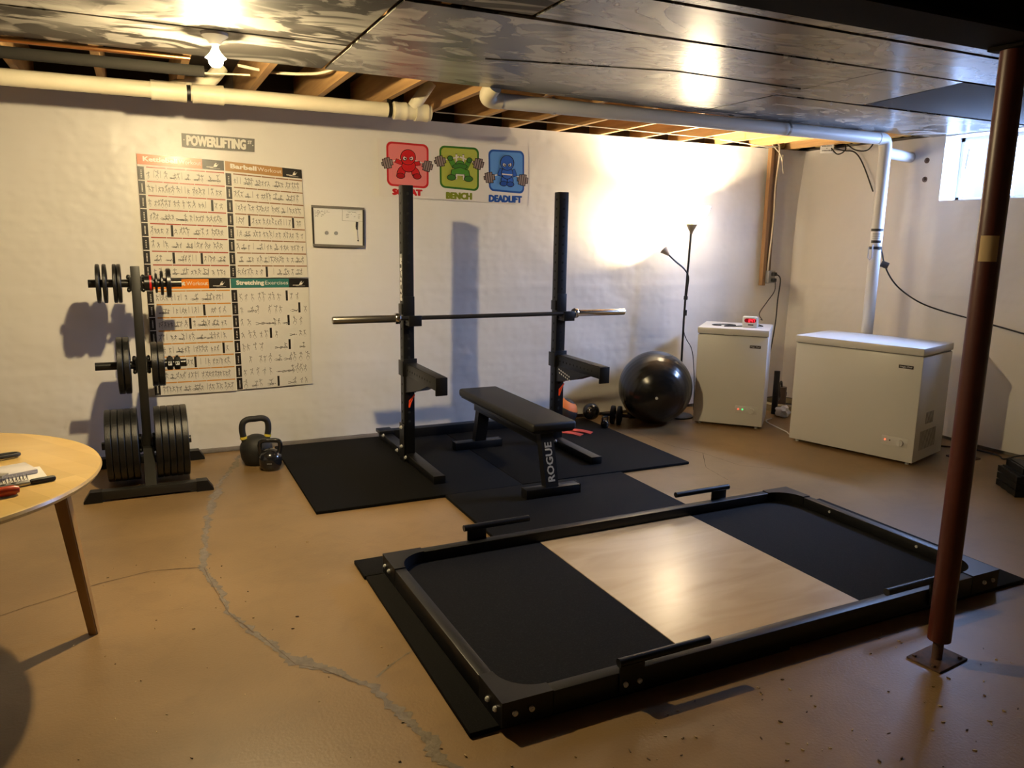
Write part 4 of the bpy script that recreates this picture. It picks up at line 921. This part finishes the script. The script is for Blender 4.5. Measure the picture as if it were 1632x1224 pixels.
# ------------------------------------------------------------------ kettlebells
def kettlebell(x, y, z, R, hh, hwid, rz, label, tr_=.017, bands=None, m=M_iron, tilt=0):
    t = thing('kettlebell', label, 'kettlebell', (x, y, z), rz, 'kettlebells on the floor')
    b = MB(); prof = [(0, 0), (R*.62, 0), (R*.74, R*.06), (R*.93, R*.45), (R, R*.95)]
    for i in range(1, 9):
        a = PI/2*i/9; prof.append((R*math.cos(a), R*.95+R*.97*math.sin(a)))
    prof.append((0, R*1.92)); b.lathe(prof, n=36); b.build('body', m, t, local=True, smooth=180)
    zs_ = R*1.62; pts = [(-hwid*.80, 0, zs_-.02), (-hwid*.98, 0, zs_+(hh-zs_)*.35), (-hwid*.92, 0, zs_+(hh-zs_)*.72), (-hwid*.55, 0, hh-tr_*1.02), (0, 0, hh-tr_), (hwid*.55, 0, hh-tr_*1.02), (hwid*.92, 0, zs_+(hh-zs_)*.72), (hwid*.98, 0, zs_+(hh-zs_)*.35), (hwid*.80, 0, zs_-.02)]
    MB().tube(pts, tr_, n=14, sub=5).build('handle', m, t, local=True, smooth=180)
    if bands:
        for s2 in (-1, 1):
            a = Vector((s2*hwid*.90, 0, zs_+.008)); d_ = Vector((s2*.18, 0, 1)).normalized()
            tag(MB().cyl(a, a+d_*.016, tr_*1.1, n=18).build('band', bands, t, local=True), 'yellow painted band')
    return t
M_gloss = mat('black_gloss_vinyl', (.012, .012, .013, 1), .16, coat=.4)
kettlebell(.635, 5.40, 0, .108, .335, .088, .1, 'large matte black kettlebell with yellow bands on its handle', tr_=.021, bands=M_yellow, m=mat('matte_black', (.014, .0135, .013, 1), .6))
kb2 = kettlebell(.702, 5.222, 0, .076, .215, .067, -.25, 'small glossy black kettlebell in front of the yellow-banded one', tr_=.015, m=M_gloss)
q = MB(); q.text('20LB', lambda x, y: Vector(((x-.5)*.03, -.0755, .055+y*.008)), 0, bold=.06); q.build('lettering', M_grey, kb2, local=True, smooth=0)
wb_c, wb_r = Vector((3.425, 5.615, .0915)), .0725
t = thing('weighted_ball', 'small glossy black ball with pale label beside the orange and black ball', 'ball', (wb_c.x, wb_c.y, .019))
MB().ell(wb_c, wb_r, u=36, v=24).build('ball', M_gloss, t, smooth=180)
q = MB(); d0 = Vector((-.55, -.74, .42)).normalized(); rt_ = d0.cross(Vector((0, 0, 1))).normalized(); up_ = rt_.cross(d0)
for (xa, xb) in ((-.10, .14), (.22, .34)):
    q.poly([(wb_c+(d0+rt_*x-up_*y).normalized()*(wb_r+.0006)) for x, y in ((xa, -.22), (xb, -.22), (xb, .28), (xa, .28))])
tag(q.build('label', mat('pale_label', (.42, .38, .33, 1), .6), t, smooth=0), 'pale printed label')
kettlebell(3.385, 5.325, .019, .035, .10, .032, .3, 'smallest black kettlebell standing on the mat corner', tr_=.008, m=M_gloss)
# ab wheel right of it
ac = Vector((3.58, 5.46, .080)); ax_ = Vector((.75, -.66, -.02)).normalized(); RM = Matrix.Translation(ac) @ ax_.to_track_quat('Z', 'Y').to_matrix().to_4x4()
t = thing('ab_wheel', 'black twin-wheel exercise roller with side grips beside the exercise ball', 'ab wheel', (ac.x, ac.y, 0))
for z_ in (-.028, .028):
    MB().lathe([(.012, z_-.016), (.030, z_-.016), (.034, z_-.010), (.060, z_-.010), (.066, z_-.018), (.078, z_-.016), (.080, z_-.008), (.080, z_+.008), (.078, z_+.016), (.066, z_+.018), (.060, z_+.010), (.034, z_+.010), (.030, z_+.016), (.012, z_+.016)], n=36, M=RM, close=True).build('wheel', M_plast, t)
for s2 in (-1, 1):
    MB().lathe([(0, s2*.046), (.013, s2*.046), (.0155, s2*.055), (.015, s2*.116), (.012, s2*.12), (0, s2*.12)], n=16, M=RM).build('grip', mat('maroon_grip', (.03, .008, .010, 1), .6) if s2 > 0 else M_plast, t)
MB().cyl(ac-ax_*.05, ac+ax_*.05, .0118, n=12).build('axle', M_steel, t)

# ------------------------------------------------------------------ balls
bc = Vector((3.915, 5.385, .311)); Rb = .311
t = thing('exercise_ball', 'large shiny black exercise ball beside the small freezer', 'exercise ball', (bc.x, bc.y, 0))
prof = []
for i in range(97):
    a = -PI/2+PI*i/96; rr_ = Rb*(1+.0016*math.sin(a*42)*(1 if abs(a) < 1.1 else 0)); prof.append((max(0, rr_*math.cos(a)), rr_*math.sin(a)))
prof[0] = (0, -Rb); prof[-1] = (0, Rb)
vd = Vector((-.52, -.80, -.10)).normalized()
MB().lathe(prof, n=72, M=Matrix.Translation(bc) @ vd.to_track_quat('Z', 'Y').to_matrix().to_4x4()).build('ball', mat('black_ball_rubber', (.010, .0095, .009, 1), .22, spec=.5, coat=.15), t, smooth=180)
MB().cyl(bc+vd*(Rb-.002), bc+vd*(Rb+.004), .012, n=14).build('valve_plug', M_whitep, t)
mc_ = Vector((3.13, 5.56, .130)); Rm = .111
t = thing('medicine_ball', 'orange and black medicine ball behind the bench', 'medicine ball', (mc_.x, mc_.y, 0))
M_mo = mat('ball_orange', '#E07A34', .6, bump=.3, bscale=300, bdist=.002); M_mb = mat('ball_black', (.02, .018, .017, 1), .6, bump=.3, bscale=300, bdist=.002)
bl = MB().ell(mc_, Rm, u=120, v=80); ax = Vector((.55, -.35, .76)).normalized(); ax2 = Vector((-.75, -.2, .62)).normalized()
for f in bl.bm.faces:
    d_ = (f.calc_center_median()-mc_).normalized()
    h = d_.dot(Vector((.35, -.25, .9)).normalized())
    f.material_index = 0 if (.42 < h < .90) else 1
bl.build('ball', [M_mo, M_mb], t, smooth=180)
# straps on the mat
def strap(pts, label):
    m = MB(); P = [Vector(p) for p in pts]
    d_ = (P[1]-P[0]).normalized(); nrm = Vector((-d_.y, d_.x, 0))*.036; A = []
    for p in P: A.append((m.bm.verts.new(p+nrm), m.bm.verts.new(p-nrm)))
    fs = [m.bm.faces.new((A[i][0], A[i+1][0], A[i+1][1], A[i][1])) for i in range(len(A)-1)]
    e = bmesh.ops.extrude_face_region(m.bm, geom=fs); bmesh.ops.translate(m.bm, vec=(0, 0, .004), verts=[v for v in e['geom'] if isinstance(v, bmesh.types.BMVert)])
    return tag(m.build('wrist_strap', M_pink), label, 'strap', 'coral straps on the mat')
strap([(2.96, 5.36, .020), (3.04, 5.25, .021), (3.075, 5.17, .020)], 'coral strap lying on the mat nearer the bench')
strap([(3.045, 5.40, .020), (3.14, 5.29, .022), (3.185, 5.20, .020)], 'coral strap lying on the mat nearer the kettlebells')

# ------------------------------------------------------------------ floor lamp
LX, LY = 4.272, 5.50
t = thing('floor_lamp', 'thin black floor lamp with glowing bowl and side reading arm', 'floor lamp', (LX, LY, 0))
MB().lathe([(0, 0), (.125, 0), (.125, .012), (.10, .024), (.02, .03), (0, .03)], n=36, M=Matrix.Translation((LX, LY, 0))).build('base', M_blacks, t)
MB().tube([(LX-.004, LY, .025), (LX-.006, LY, .5), (LX-.004, LY, 1.0), (LX+.012, LY, 1.45), (LX+.018, LY, 1.63)], .0095, n=12, sub=6).build('pole', M_blacks, t)
hx = LX+.02
MB().lathe([(0, 1.60), (.012, 1.605), (.014, 1.62), (.047, 1.683), (.050, 1.690), (.047, 1.690), (0, 1.66)], n=28, M=Matrix.Translation((hx, LY, 0))).build('socket_cone', mat('lamp_socket', (.10, .085, .07, 1), .35), t)
M_bowl = bpy.data.materials.new('opal_bowl'); M_bowl.use_nodes = True
nt = M_bowl.node_tree; pb = nt.nodes['Principled BSDF']; pb.inputs['Base Color'].default_value = (.85, .84, .80, 1); pb.inputs['Roughness'].default_value = .3
pb.inputs['Emission Color'].default_value = (*LAMP_C, 1); pb.inputs['Emission Strength'].default_value = 40.0
RB = .150
prof = [(.044, 1.688), (.075, 1.702), (.108, 1.735), (.135, 1.785), (RB, 1.835), (RB-.005, 1.836), (.130, 1.788), (.103, 1.74), (.072, 1.707), (.04, 1.693)]
MB().lathe(prof, n=40, M=Matrix.Translation((hx, LY, 0)), close=True).build('bowl_shade', M_bowl, t, smooth=180)
MB().lathe([(0, 1.70), (.012, 1.70), (.014, 1.725), (.026, 1.755), (.024, 1.775), (0, 1.79)], n=16, M=Matrix.Translation((hx, LY, 0))).build('bulb', mat('lamp_bulb', (1, 1, 1, 1), .5, emit=(*LAMP_C, 1), es=BOWL_W/(4*PI*PI*.024*.024)), t, smooth=180)
arm = [(LX-.004, LY-.012, 1.05), (LX-.012, LY-.03, 1.13), (LX-.01, LY-.035, 1.24), (LX-.06, LY-.035, 1.31), (LX-.14, LY-.02, 1.37), (LX-.205, LY-.005, 1.425)]
MB().tube(arm, .007, n=10, sub=6).build('reading_arm', M_blacks, t)
MB().box((LX-.006, LY-.008, 1.06), (.026, .03, .035), bev=.005).box((LX, LY-.012, .93), (.018, .02, .05), bev=.004).build('switch', M_blacks, t)
ad = Vector((-.48, .62, .72)).normalized(); hp = Vector(arm[-1])
RM = Matrix.Translation(hp) @ ad.to_track_quat('Z', 'Y').to_matrix().to_4x4()
MB().lathe([(0, -.004), (.010, 0), (.014, .012), (.036, .066), (.034, .066), (.012, .014), (0, .012)], n=24, M=RM).build('reading_shade', mat('grey_shade', (.35, .31, .27, 1), .4), t)
MB().lathe([(0, .014), (.008, .016), (.016, .034), (.012, .048), (0, .052)], n=14, M=RM).build('reading_bulb', mat('reading_bulb', (1, 1, 1, 1), .5, emit=(*LAMP_C, 1), es=ARM_W/(4*PI*PI*.015*.015)), t, smooth=180)
MB().tube([(LX-.004, LY-.012, .92), (LX-.02, LY-.015, .84), (LX-.008, LY-.015, .76), (LX+.03, LY-.01, .69), (LX+.09, LY, .62), (LX+.14, LY+.02, .50), (LX+.20, LY+.06, .25), (LX+.24, LY+.10, .02)], .0035, n=8, sub=5).build('cord', M_cord, t)

# ------------------------------------------------------------------ freezers
def freezer(loc, rz, w, d, h, label, led, dark_knob=False, vents=True):
    t = thing('chest_freezer', label, 'freezer', loc, rz)
    MB().b2((0, .004, .022), (w, d, h-.062), bev=.008).build('body', M_white, t, local=True)
    MB().b2((.01, .012, h-.0625), (w-.01, d-.01, h-.0535)).build('gasket', M_grey, t, local=True)
    MB().b2((-.004, -.010, h-.054), (w+.004, d, h), bev=.008).build('lid', M_white, t, local=True)
    MB().b2((w*.38, -.013, h-.054), (w*.50, -.009, h-.046)).build('handle_lip', M_white, t, local=True)
    for x in (.05, w-.05):
        for y in (.05, d-.05): MB().cyl((x, y, 0), (x, y, .024), .014, n=12).build('foot', M_white, t, local=True)
    s = .0985 if w > .8 else .088
    bxx = w-.03-s-(.03 if w > .8 else .025)
    bd = MB().b2((bxx, .001, h-.155), (bxx+s, .0035, h-.132)).build('badge', mat('badge_dark', (.03, .02, .02, 1), .3), t, local=True)
    q = MB(); q.text('Magic Chef', lambda x, y: Vector((bxx+.008+x*(s-.016), .0006, h-.150+y*.012)), 0, bold=.05); q.build('lettering', M_whitep, bd, local=True, smooth=0)
    cxk = w-.095
    MB().b2((cxk-.13, .0022, .125), (cxk+.05, .0042, .19), bev=.0008).build('control_panel', mat('panel_white', (.68, .67, .65, 1), .4), t, local=True)
    MB().cyl((cxk, .002, .155), (cxk, -.012, .155), .023, n=24).box((cxk, -.0125, .155), (.006, .006, .04)).build('dial', M_white, t, local=True)
    for i, (c_, e) in enumerate(led):
        MB().cyl((cxk-.105+.034*i, .002, .162), (cxk-.105+.034*i, -.002, .162), .0048, n=12).build('indicator_light', mat('led_%s' % c_[1:], c_, .4, emit=c_ if e else None, es=e), t, local=True)
    if vents:
        v = MB()
        for i in range(14): v.b2((w-.001, .10+.021*i, .10), (w+.001, .107+.021*i, .24))
        for i in range(7): v.b2((w-.001, .17+.021*i, .285), (w+.001, .177+.021*i, .37))
        v.build('vent_slots', mat('vent_shadow', (.16, .155, .15, 1), .7), t, local=True)
    return t
freezer((4.2208, 5.2405, 0), -.8153, .569, .515, .838, 'small white chest freezer with an alarm clock on its lid', [('#FF4030', 3), ('#30E070', 3)], vents=False)
freezer((4.5733, 4.487, 0), -1.2768, .940, .546, .846, 'large white chest freezer standing against the side wall', [('#FF5030', 3), ('#201010', 0)])
# alarm clock on the small freezer
fr = Matrix.Translation((4.2208, 5.2405, 0)) @ Matrix.Rotation(-.8153, 4, 'Z')
cl = fr @ Vector((.405, .16, .838))
t = thing('alarm_clock', 'small white digital alarm clock with red display on the small freezer', 'clock', cl, -.80)
MB().box((0, 0, .047), (.128, .055, .094), bev=.014, seg=3).build('case', M_white, t, local=True)
dp = MB(); pts = []
for s2, c_ in ((1, .026), (-1, -.026)):
    for i in range(9):
        a = -PI/2+PI*i/8 if s2 == 1 else PI/2+PI*i/8; pts.append((c_+.020*math.cos(a)*1.1, .060+.018*math.sin(a)))
Mx = Matrix(((1, 0, 0, .0), (0, 0, 1, -.0295), (0, 1, 0, 0), (0, 0, 0, 1)))
dp.prism(pts, -.0005, .0012, Mx); dsp = dp.build('display', mat('display_dark', (.07, .005, .01, 1), .2, emit='#A00818', es=.5), t, local=True)
q = MB()
def digit(x, segs, w=.010, h=.020, y=.0605):
    S = {'a': (0, 1, 1, 1), 'b': (1, .5, 1, 1), 'c': (1, 0, 1, .5), 'd': (0, 0, 1, 0), 'e': (0, 0, 0, .5), 'f': (0, .5, 0, 1), 'g': (0, .5, 1, .5)}
    for s_ in segs:
        a = S[s_]; xa, za, xb, zb = x+a[0]*w, y-h/2+a[1]*h, x+a[2]*w, y-h/2+a[3]*h; e = .0013
        q.poly([(xa-e, -.0312, za-e), (xb+e, -.0312, za-e), (xb+e, -.0312, zb+e), (xa-e, -.0312, zb+e)])
digit(-.012, 'abged'); digit(.006, 'fgbc'); digit(.022, 'abc')
q.build('digits', mat('red_led', (1, .05, .05, 1), .4, emit='#FF2030', es=6), dsp, local=True, smooth=0)
MB().box((.005, -.028, .024), (.045, .004, .010), bev=.001).build('button', M_ink, t, local=True)
cp = lambda u, v, z=.842: fr @ Vector((u, v, z))
cable('power_cord', [cp(.47, .22, .858), cp(.50, .27), cp(.42, .27), cp(.33, .20), cp(.27, .14), cp(.20, .12), cp(.22, .20), cp(.28, .24), cp(.22, .29), cp(.13, .25), cp(.09, .20), cp(.11, .16), cp(.17, .16)], .004, M_cord, 'thin black cord coiled loosely on the small freezer lid', 'cord')

# ------------------------------------------------------------------ clutter in the corner between the freezers
t = thing('sump_pit', 'tan floor drain pit with a small pump in the room corner', 'sump', (5.42, 5.42, 0))
MB().lathe([(.17, 0), (.21, 0), (.21, .06), (.17, .07)], n=30, M=Matrix.Translation((5.42, 5.42, 0)), close=True).build('pit_ring', mat('tan_plastic', (.36, .29, .15, 1), .6), t)
MB().cyl((5.42, 5.42, 0), (5.42, 5.42, .02), .168, n=30).build('pit_cover', M_plast, t)
MB().cyl((5.43, 5.46, .02), (5.43, 5.46, .20), .045, n=20).box((5.43, 5.46, .13), (.10, .05, .05), bev=.01).build('pump', mat('pump_brown', (.10, .06, .04, 1), .5), t)
MB().tube([(5.43, 5.46, .19), (5.40, 5.44, .25), (5.37, 5.42, .255), (5.335, 5.40, .21), (5.33, 5.38, .12), (5.25, 5.33, .10)], .009, n=8, sub=5).build('hose', M_cord, t)
MB().b2((5.135, 5.21, 0), (5.135+.001, 5.211, .001)).bm.free()
tag(MB().cyl((5.165, 5.265, 0), (5.185, 5.285, .395), .028, .026, n=18).build('foam_tube', M_plast), 'black tube leaning upright behind the small freezer', 'tube')
bg = MB(); bmesh.ops.create_icosphere(bg.bm, subdivisions=3, radius=.06)
for v in bg.bm.verts:
    v.co *= 1+.55*noise.noise(v.co*28); v.co.z *= .8; v.co += Vector((5.14, 5.135, .055))
for v in bg.bm.verts: v.co.z = max(v.co.z, .002)
tag(bg.build('plastic_bag', M_white), 'crumpled white plastic bag on the floor between the freezers', 'bag')
cable('power_cord', [(5.0, 5.12, .005), (4.87, 5.05, .005), (4.80, 4.85, .005), (4.76, 4.70, .005), (4.72, 4.60, .005), (4.85, 4.50, .005), (5.2, 4.55, .005)], .005, M_whitep, 'white cord on the floor between the two freezers', 'cord')
tag(MB().box((4.05, 5.575, .028), (.50, .05, .05), rot=-.12, bev=.004).build('floor_plank', M_plast), 'black bar lying along the wall behind the exercise ball', 'bar')
tag(MB().b2((5.34, 3.52, 0), (5.50, 3.68, .012)).build('floor_grate', M_rust), 'flat dark scrap on the floor beside the large freezer', 'scrap')
# black stack near the side wall
lbs = ['bottom', 'second from bottom', 'third from bottom', 'top']
for i in range(4):
    m = MB(); w0 = .28 if i < 3 else .24; ox = 5.06+(.0 if i != 3 else .03); oy = 2.90
    R3 = Matrix.Translation((ox, oy, .046*i)) @ Matrix.Rotation(-.62, 4, 'Z')
    pts = []; nn = 6
    for e in range(4):
        for q_ in range(nn):
            tq = q_/nn; a = [(-1+2*tq, -1), (1, -1+2*tq), (1-2*tq, 1), (-1, 1-2*tq)][e]
            k_ = 1.0 if q_ % 2 == 0 else .955; pts.append((a[0]*w0/2*k_, a[1]*w0/2*k_))
    m.prism(pts, .001, .040, R3)
    for sx in (-1, 1): m.prism([(sx*w0*.30-.03, -w0/2*.96), (sx*w0*.30+.03, -w0/2*.96), (sx*w0*.30+.03, w0/2*.96), (sx*w0*.30-.03, w0/2*.96)], .0401, .0459, R3)
    tag(m.build('stacking_block', M_plast), 'black plastic block in the low pile by the side wall, %s of four' % lbs[i], 'block', 'black blocks piled by the side wall')

# ------------------------------------------------------------------ table with odds and ends
tx, ty, tr2, tz = -.846, 3.063, .6747, .742
t = thing('round_table', 'round light wood table at the photo edge with tapered legs', 'table', (tx, ty, 0))
MB().lathe([(0, tz-.030), (tr2-.022, tz-.030), (tr2-.006, tz-.024), (tr2, tz-.013), (tr2-.004, tz-.004), (tr2-.014, tz), (0, tz)], n=96, M=Matrix.Translation((tx, ty, 0))).build('tabletop', M_birch, t)
ap = MB().lathe([(.43, tz-.105), (.45, tz-.105), (.45, tz-.031), (.43, tz-.031)], n=64, M=Matrix.Translation((tx, ty, 0)), close=True); ap.build('apron', M_birch, t)
a0 = math.atan2(3.25-ty, -.257-tx)
for i in range(4):
    a = a0+PI/2*i; top = Vector((tx+.53*math.cos(a), ty+.53*math.sin(a), tz-.0305)); bot = Vector((tx+.617*math.cos(a), ty+.617*math.sin(a), 0))
    if i == 0: bot = Vector((-.258, 3.248, 0)); top = Vector((-.335, 3.205, tz-.0305))
    m = MB(); v = []
    for p, w_ in ((bot, .024), (top, .036)):
        for q_ in range(4):
            b_ = a+PI/4+PI/2*q_-.55; v.append(m.bm.verts.new(p+Vector((math.cos(b_)*w_, math.sin(b_)*w_, 0))))
    for i4 in ((3, 2, 1, 0), (4, 5, 6, 7), (0, 1, 5, 4), (1, 2, 6, 5), (2, 3, 7, 6), (3, 0, 4, 7)): m.bm.faces.new([v[j] for j in i4])
    bmesh.ops.bevel(m.bm, geom=[e for e in m.bm.edges if abs((e.verts[0].co-e.verts[1].co).z) > .3], offset=.004, segments=2, affect='EDGES')
    m.build('leg', M_leg, t, smooth=0)
def sheet(c, d, rz, z, th_, m, name, label, cat):
    return tag(MB().box((c[0], c[1], z+th_/2), (d[0], d[1], th_), rot=rz, bev=min(.002, th_*.3)).build(name, m), label, cat)
M_pap = mat('paper_white', (.66, .62, .54, 1), .5); M_clear = mat('clear_plastic', (.62, .58, .56, 1), .18)
sheet((-.45, 2.955), (.22, .16), .25, tz, .004, M_pap, 'paper_sheet', 'loose white paper at the bottom of the table pile', 'paper')
sheet((-.475, 2.985), (.20, .12), .42, tz+.0045, .014, M_clear, 'plastic_case', 'flat clear plastic case lying on the papers', 'case')
sheet((-.51, 2.94), (.14, .04), -.35, tz+.019, .006, mat('grey_tool', (.30, .27, .22, 1), .4, .5), 'metal_bracket', 'grey metal bracket on top of the plastic case', 'bracket')
tag(MB().tube([(-.60, 3.22, tz+.008), (-.52, 3.20, tz+.010), (-.47, 3.215, tz+.010), (-.445, 3.235, tz+.010), (-.465, 3.25, tz+.010), (-.52, 3.235, tz+.010)], .007, n=8, sub=5).build('looped_strap', M_ink), 'black looped strap farthest back on the table', 'strap')
def coil():
    P = []
    for i in range(120):
        a = i*.62; x = -.49+.11*i/119; P.append((x+.0, 2.865+.011*math.cos(a)+.045*(i/119), tz+.0125+.0115*math.sin(a)))
    return tag(MB().tube(P, .0014, n=5).build('metal_spring', M_grey), 'coiled dark metal spring between papers and knife', 'spring')
coil()
t = thing('utility_knife', 'silver utility knife with black tip lying across the table', 'knife', (-.42, 2.83, tz))
d_ = Vector((.86, .32, 0)).normalized(); rz = math.atan2(d_.y, d_.x)
MB().box(Vector((-.45, 2.822, tz+.008)), (.17, .020, .014), rot=rz, bev=.004).build('body', M_steel, t)
MB().box(Vector((-.335, 2.866, tz+.0085)), (.075, .024, .016), rot=rz, bev=.007).build('tip_cover', M_ink, t)
for i in range(4): MB().box(Vector((-.45, 2.822, tz+.0155))+d_*(.03*i-.05), (.014, .008, .002), rot=rz).build('slot', M_ink, t)
t = thing('screwdriver', 'tool with a rounded red handle nearest the table edge', 'screwdriver', (-.42, 2.74, tz))
p0 = Vector((-.52, 2.715, tz+.0165)); d2 = Vector((.93, .30, 0)).normalized()
MB().lathe([(0, 0), (.011, .002), (.0155, .02), (.0125, .06), (.016, .10), (.0155, .125), (.010, .138), (0, .141)], n=18, M=Matrix.Translation(p0) @ d2.to_track_quat('Z', 'Y').to_matrix().to_4x4()).build('handle', mat('red_handle', '#B03A12', .35), t)
MB().cyl(p0-d2*.10+Vector((0, 0, -.006)), p0, .0035, n=8).build('shank', M_steel, t)

# ------------------------------------------------------------------ wood chips on the floor
rnd = random.Random(11); ch = MB()
def chip(x, y, sz):
    a = rnd.uniform(0, PI); c_, s_ = math.cos(a), math.sin(a); pts = []
    for i in range(5):
        b_ = 2*PI*i/5; r_ = sz*rnd.uniform(.5, 1.3); px, py = r_*math.cos(b_)*1.8, r_*math.sin(b_)*.55; pts.append((x+px*c_-py*s_, y+px*s_+py*c_))
    ch.prism(pts, .0005, rnd.uniform(.002, .005))
for i in range(150):
    x = rnd.uniform(.5, 2.9); y = rnd.uniform(1.15, 2.0)-.08*rnd.random()
    chip(x, y, rnd.uniform(.002, .005))
for i in range(60): chip(rnd.uniform(-.35, .75), rnd.uniform(1.9, 3.9), rnd.uniform(.0015, .004))
tag(ch.build('wood_chips', mat('pale_chip', (.50, .36, .18, 1), .8, c2=(.10, .06, .03, 1), scale=(9, 9, 9), lo=.5, hi=.52), smooth=0), 'scattered wood chips on the concrete in front of the platform', 'debris', kind='stuff')
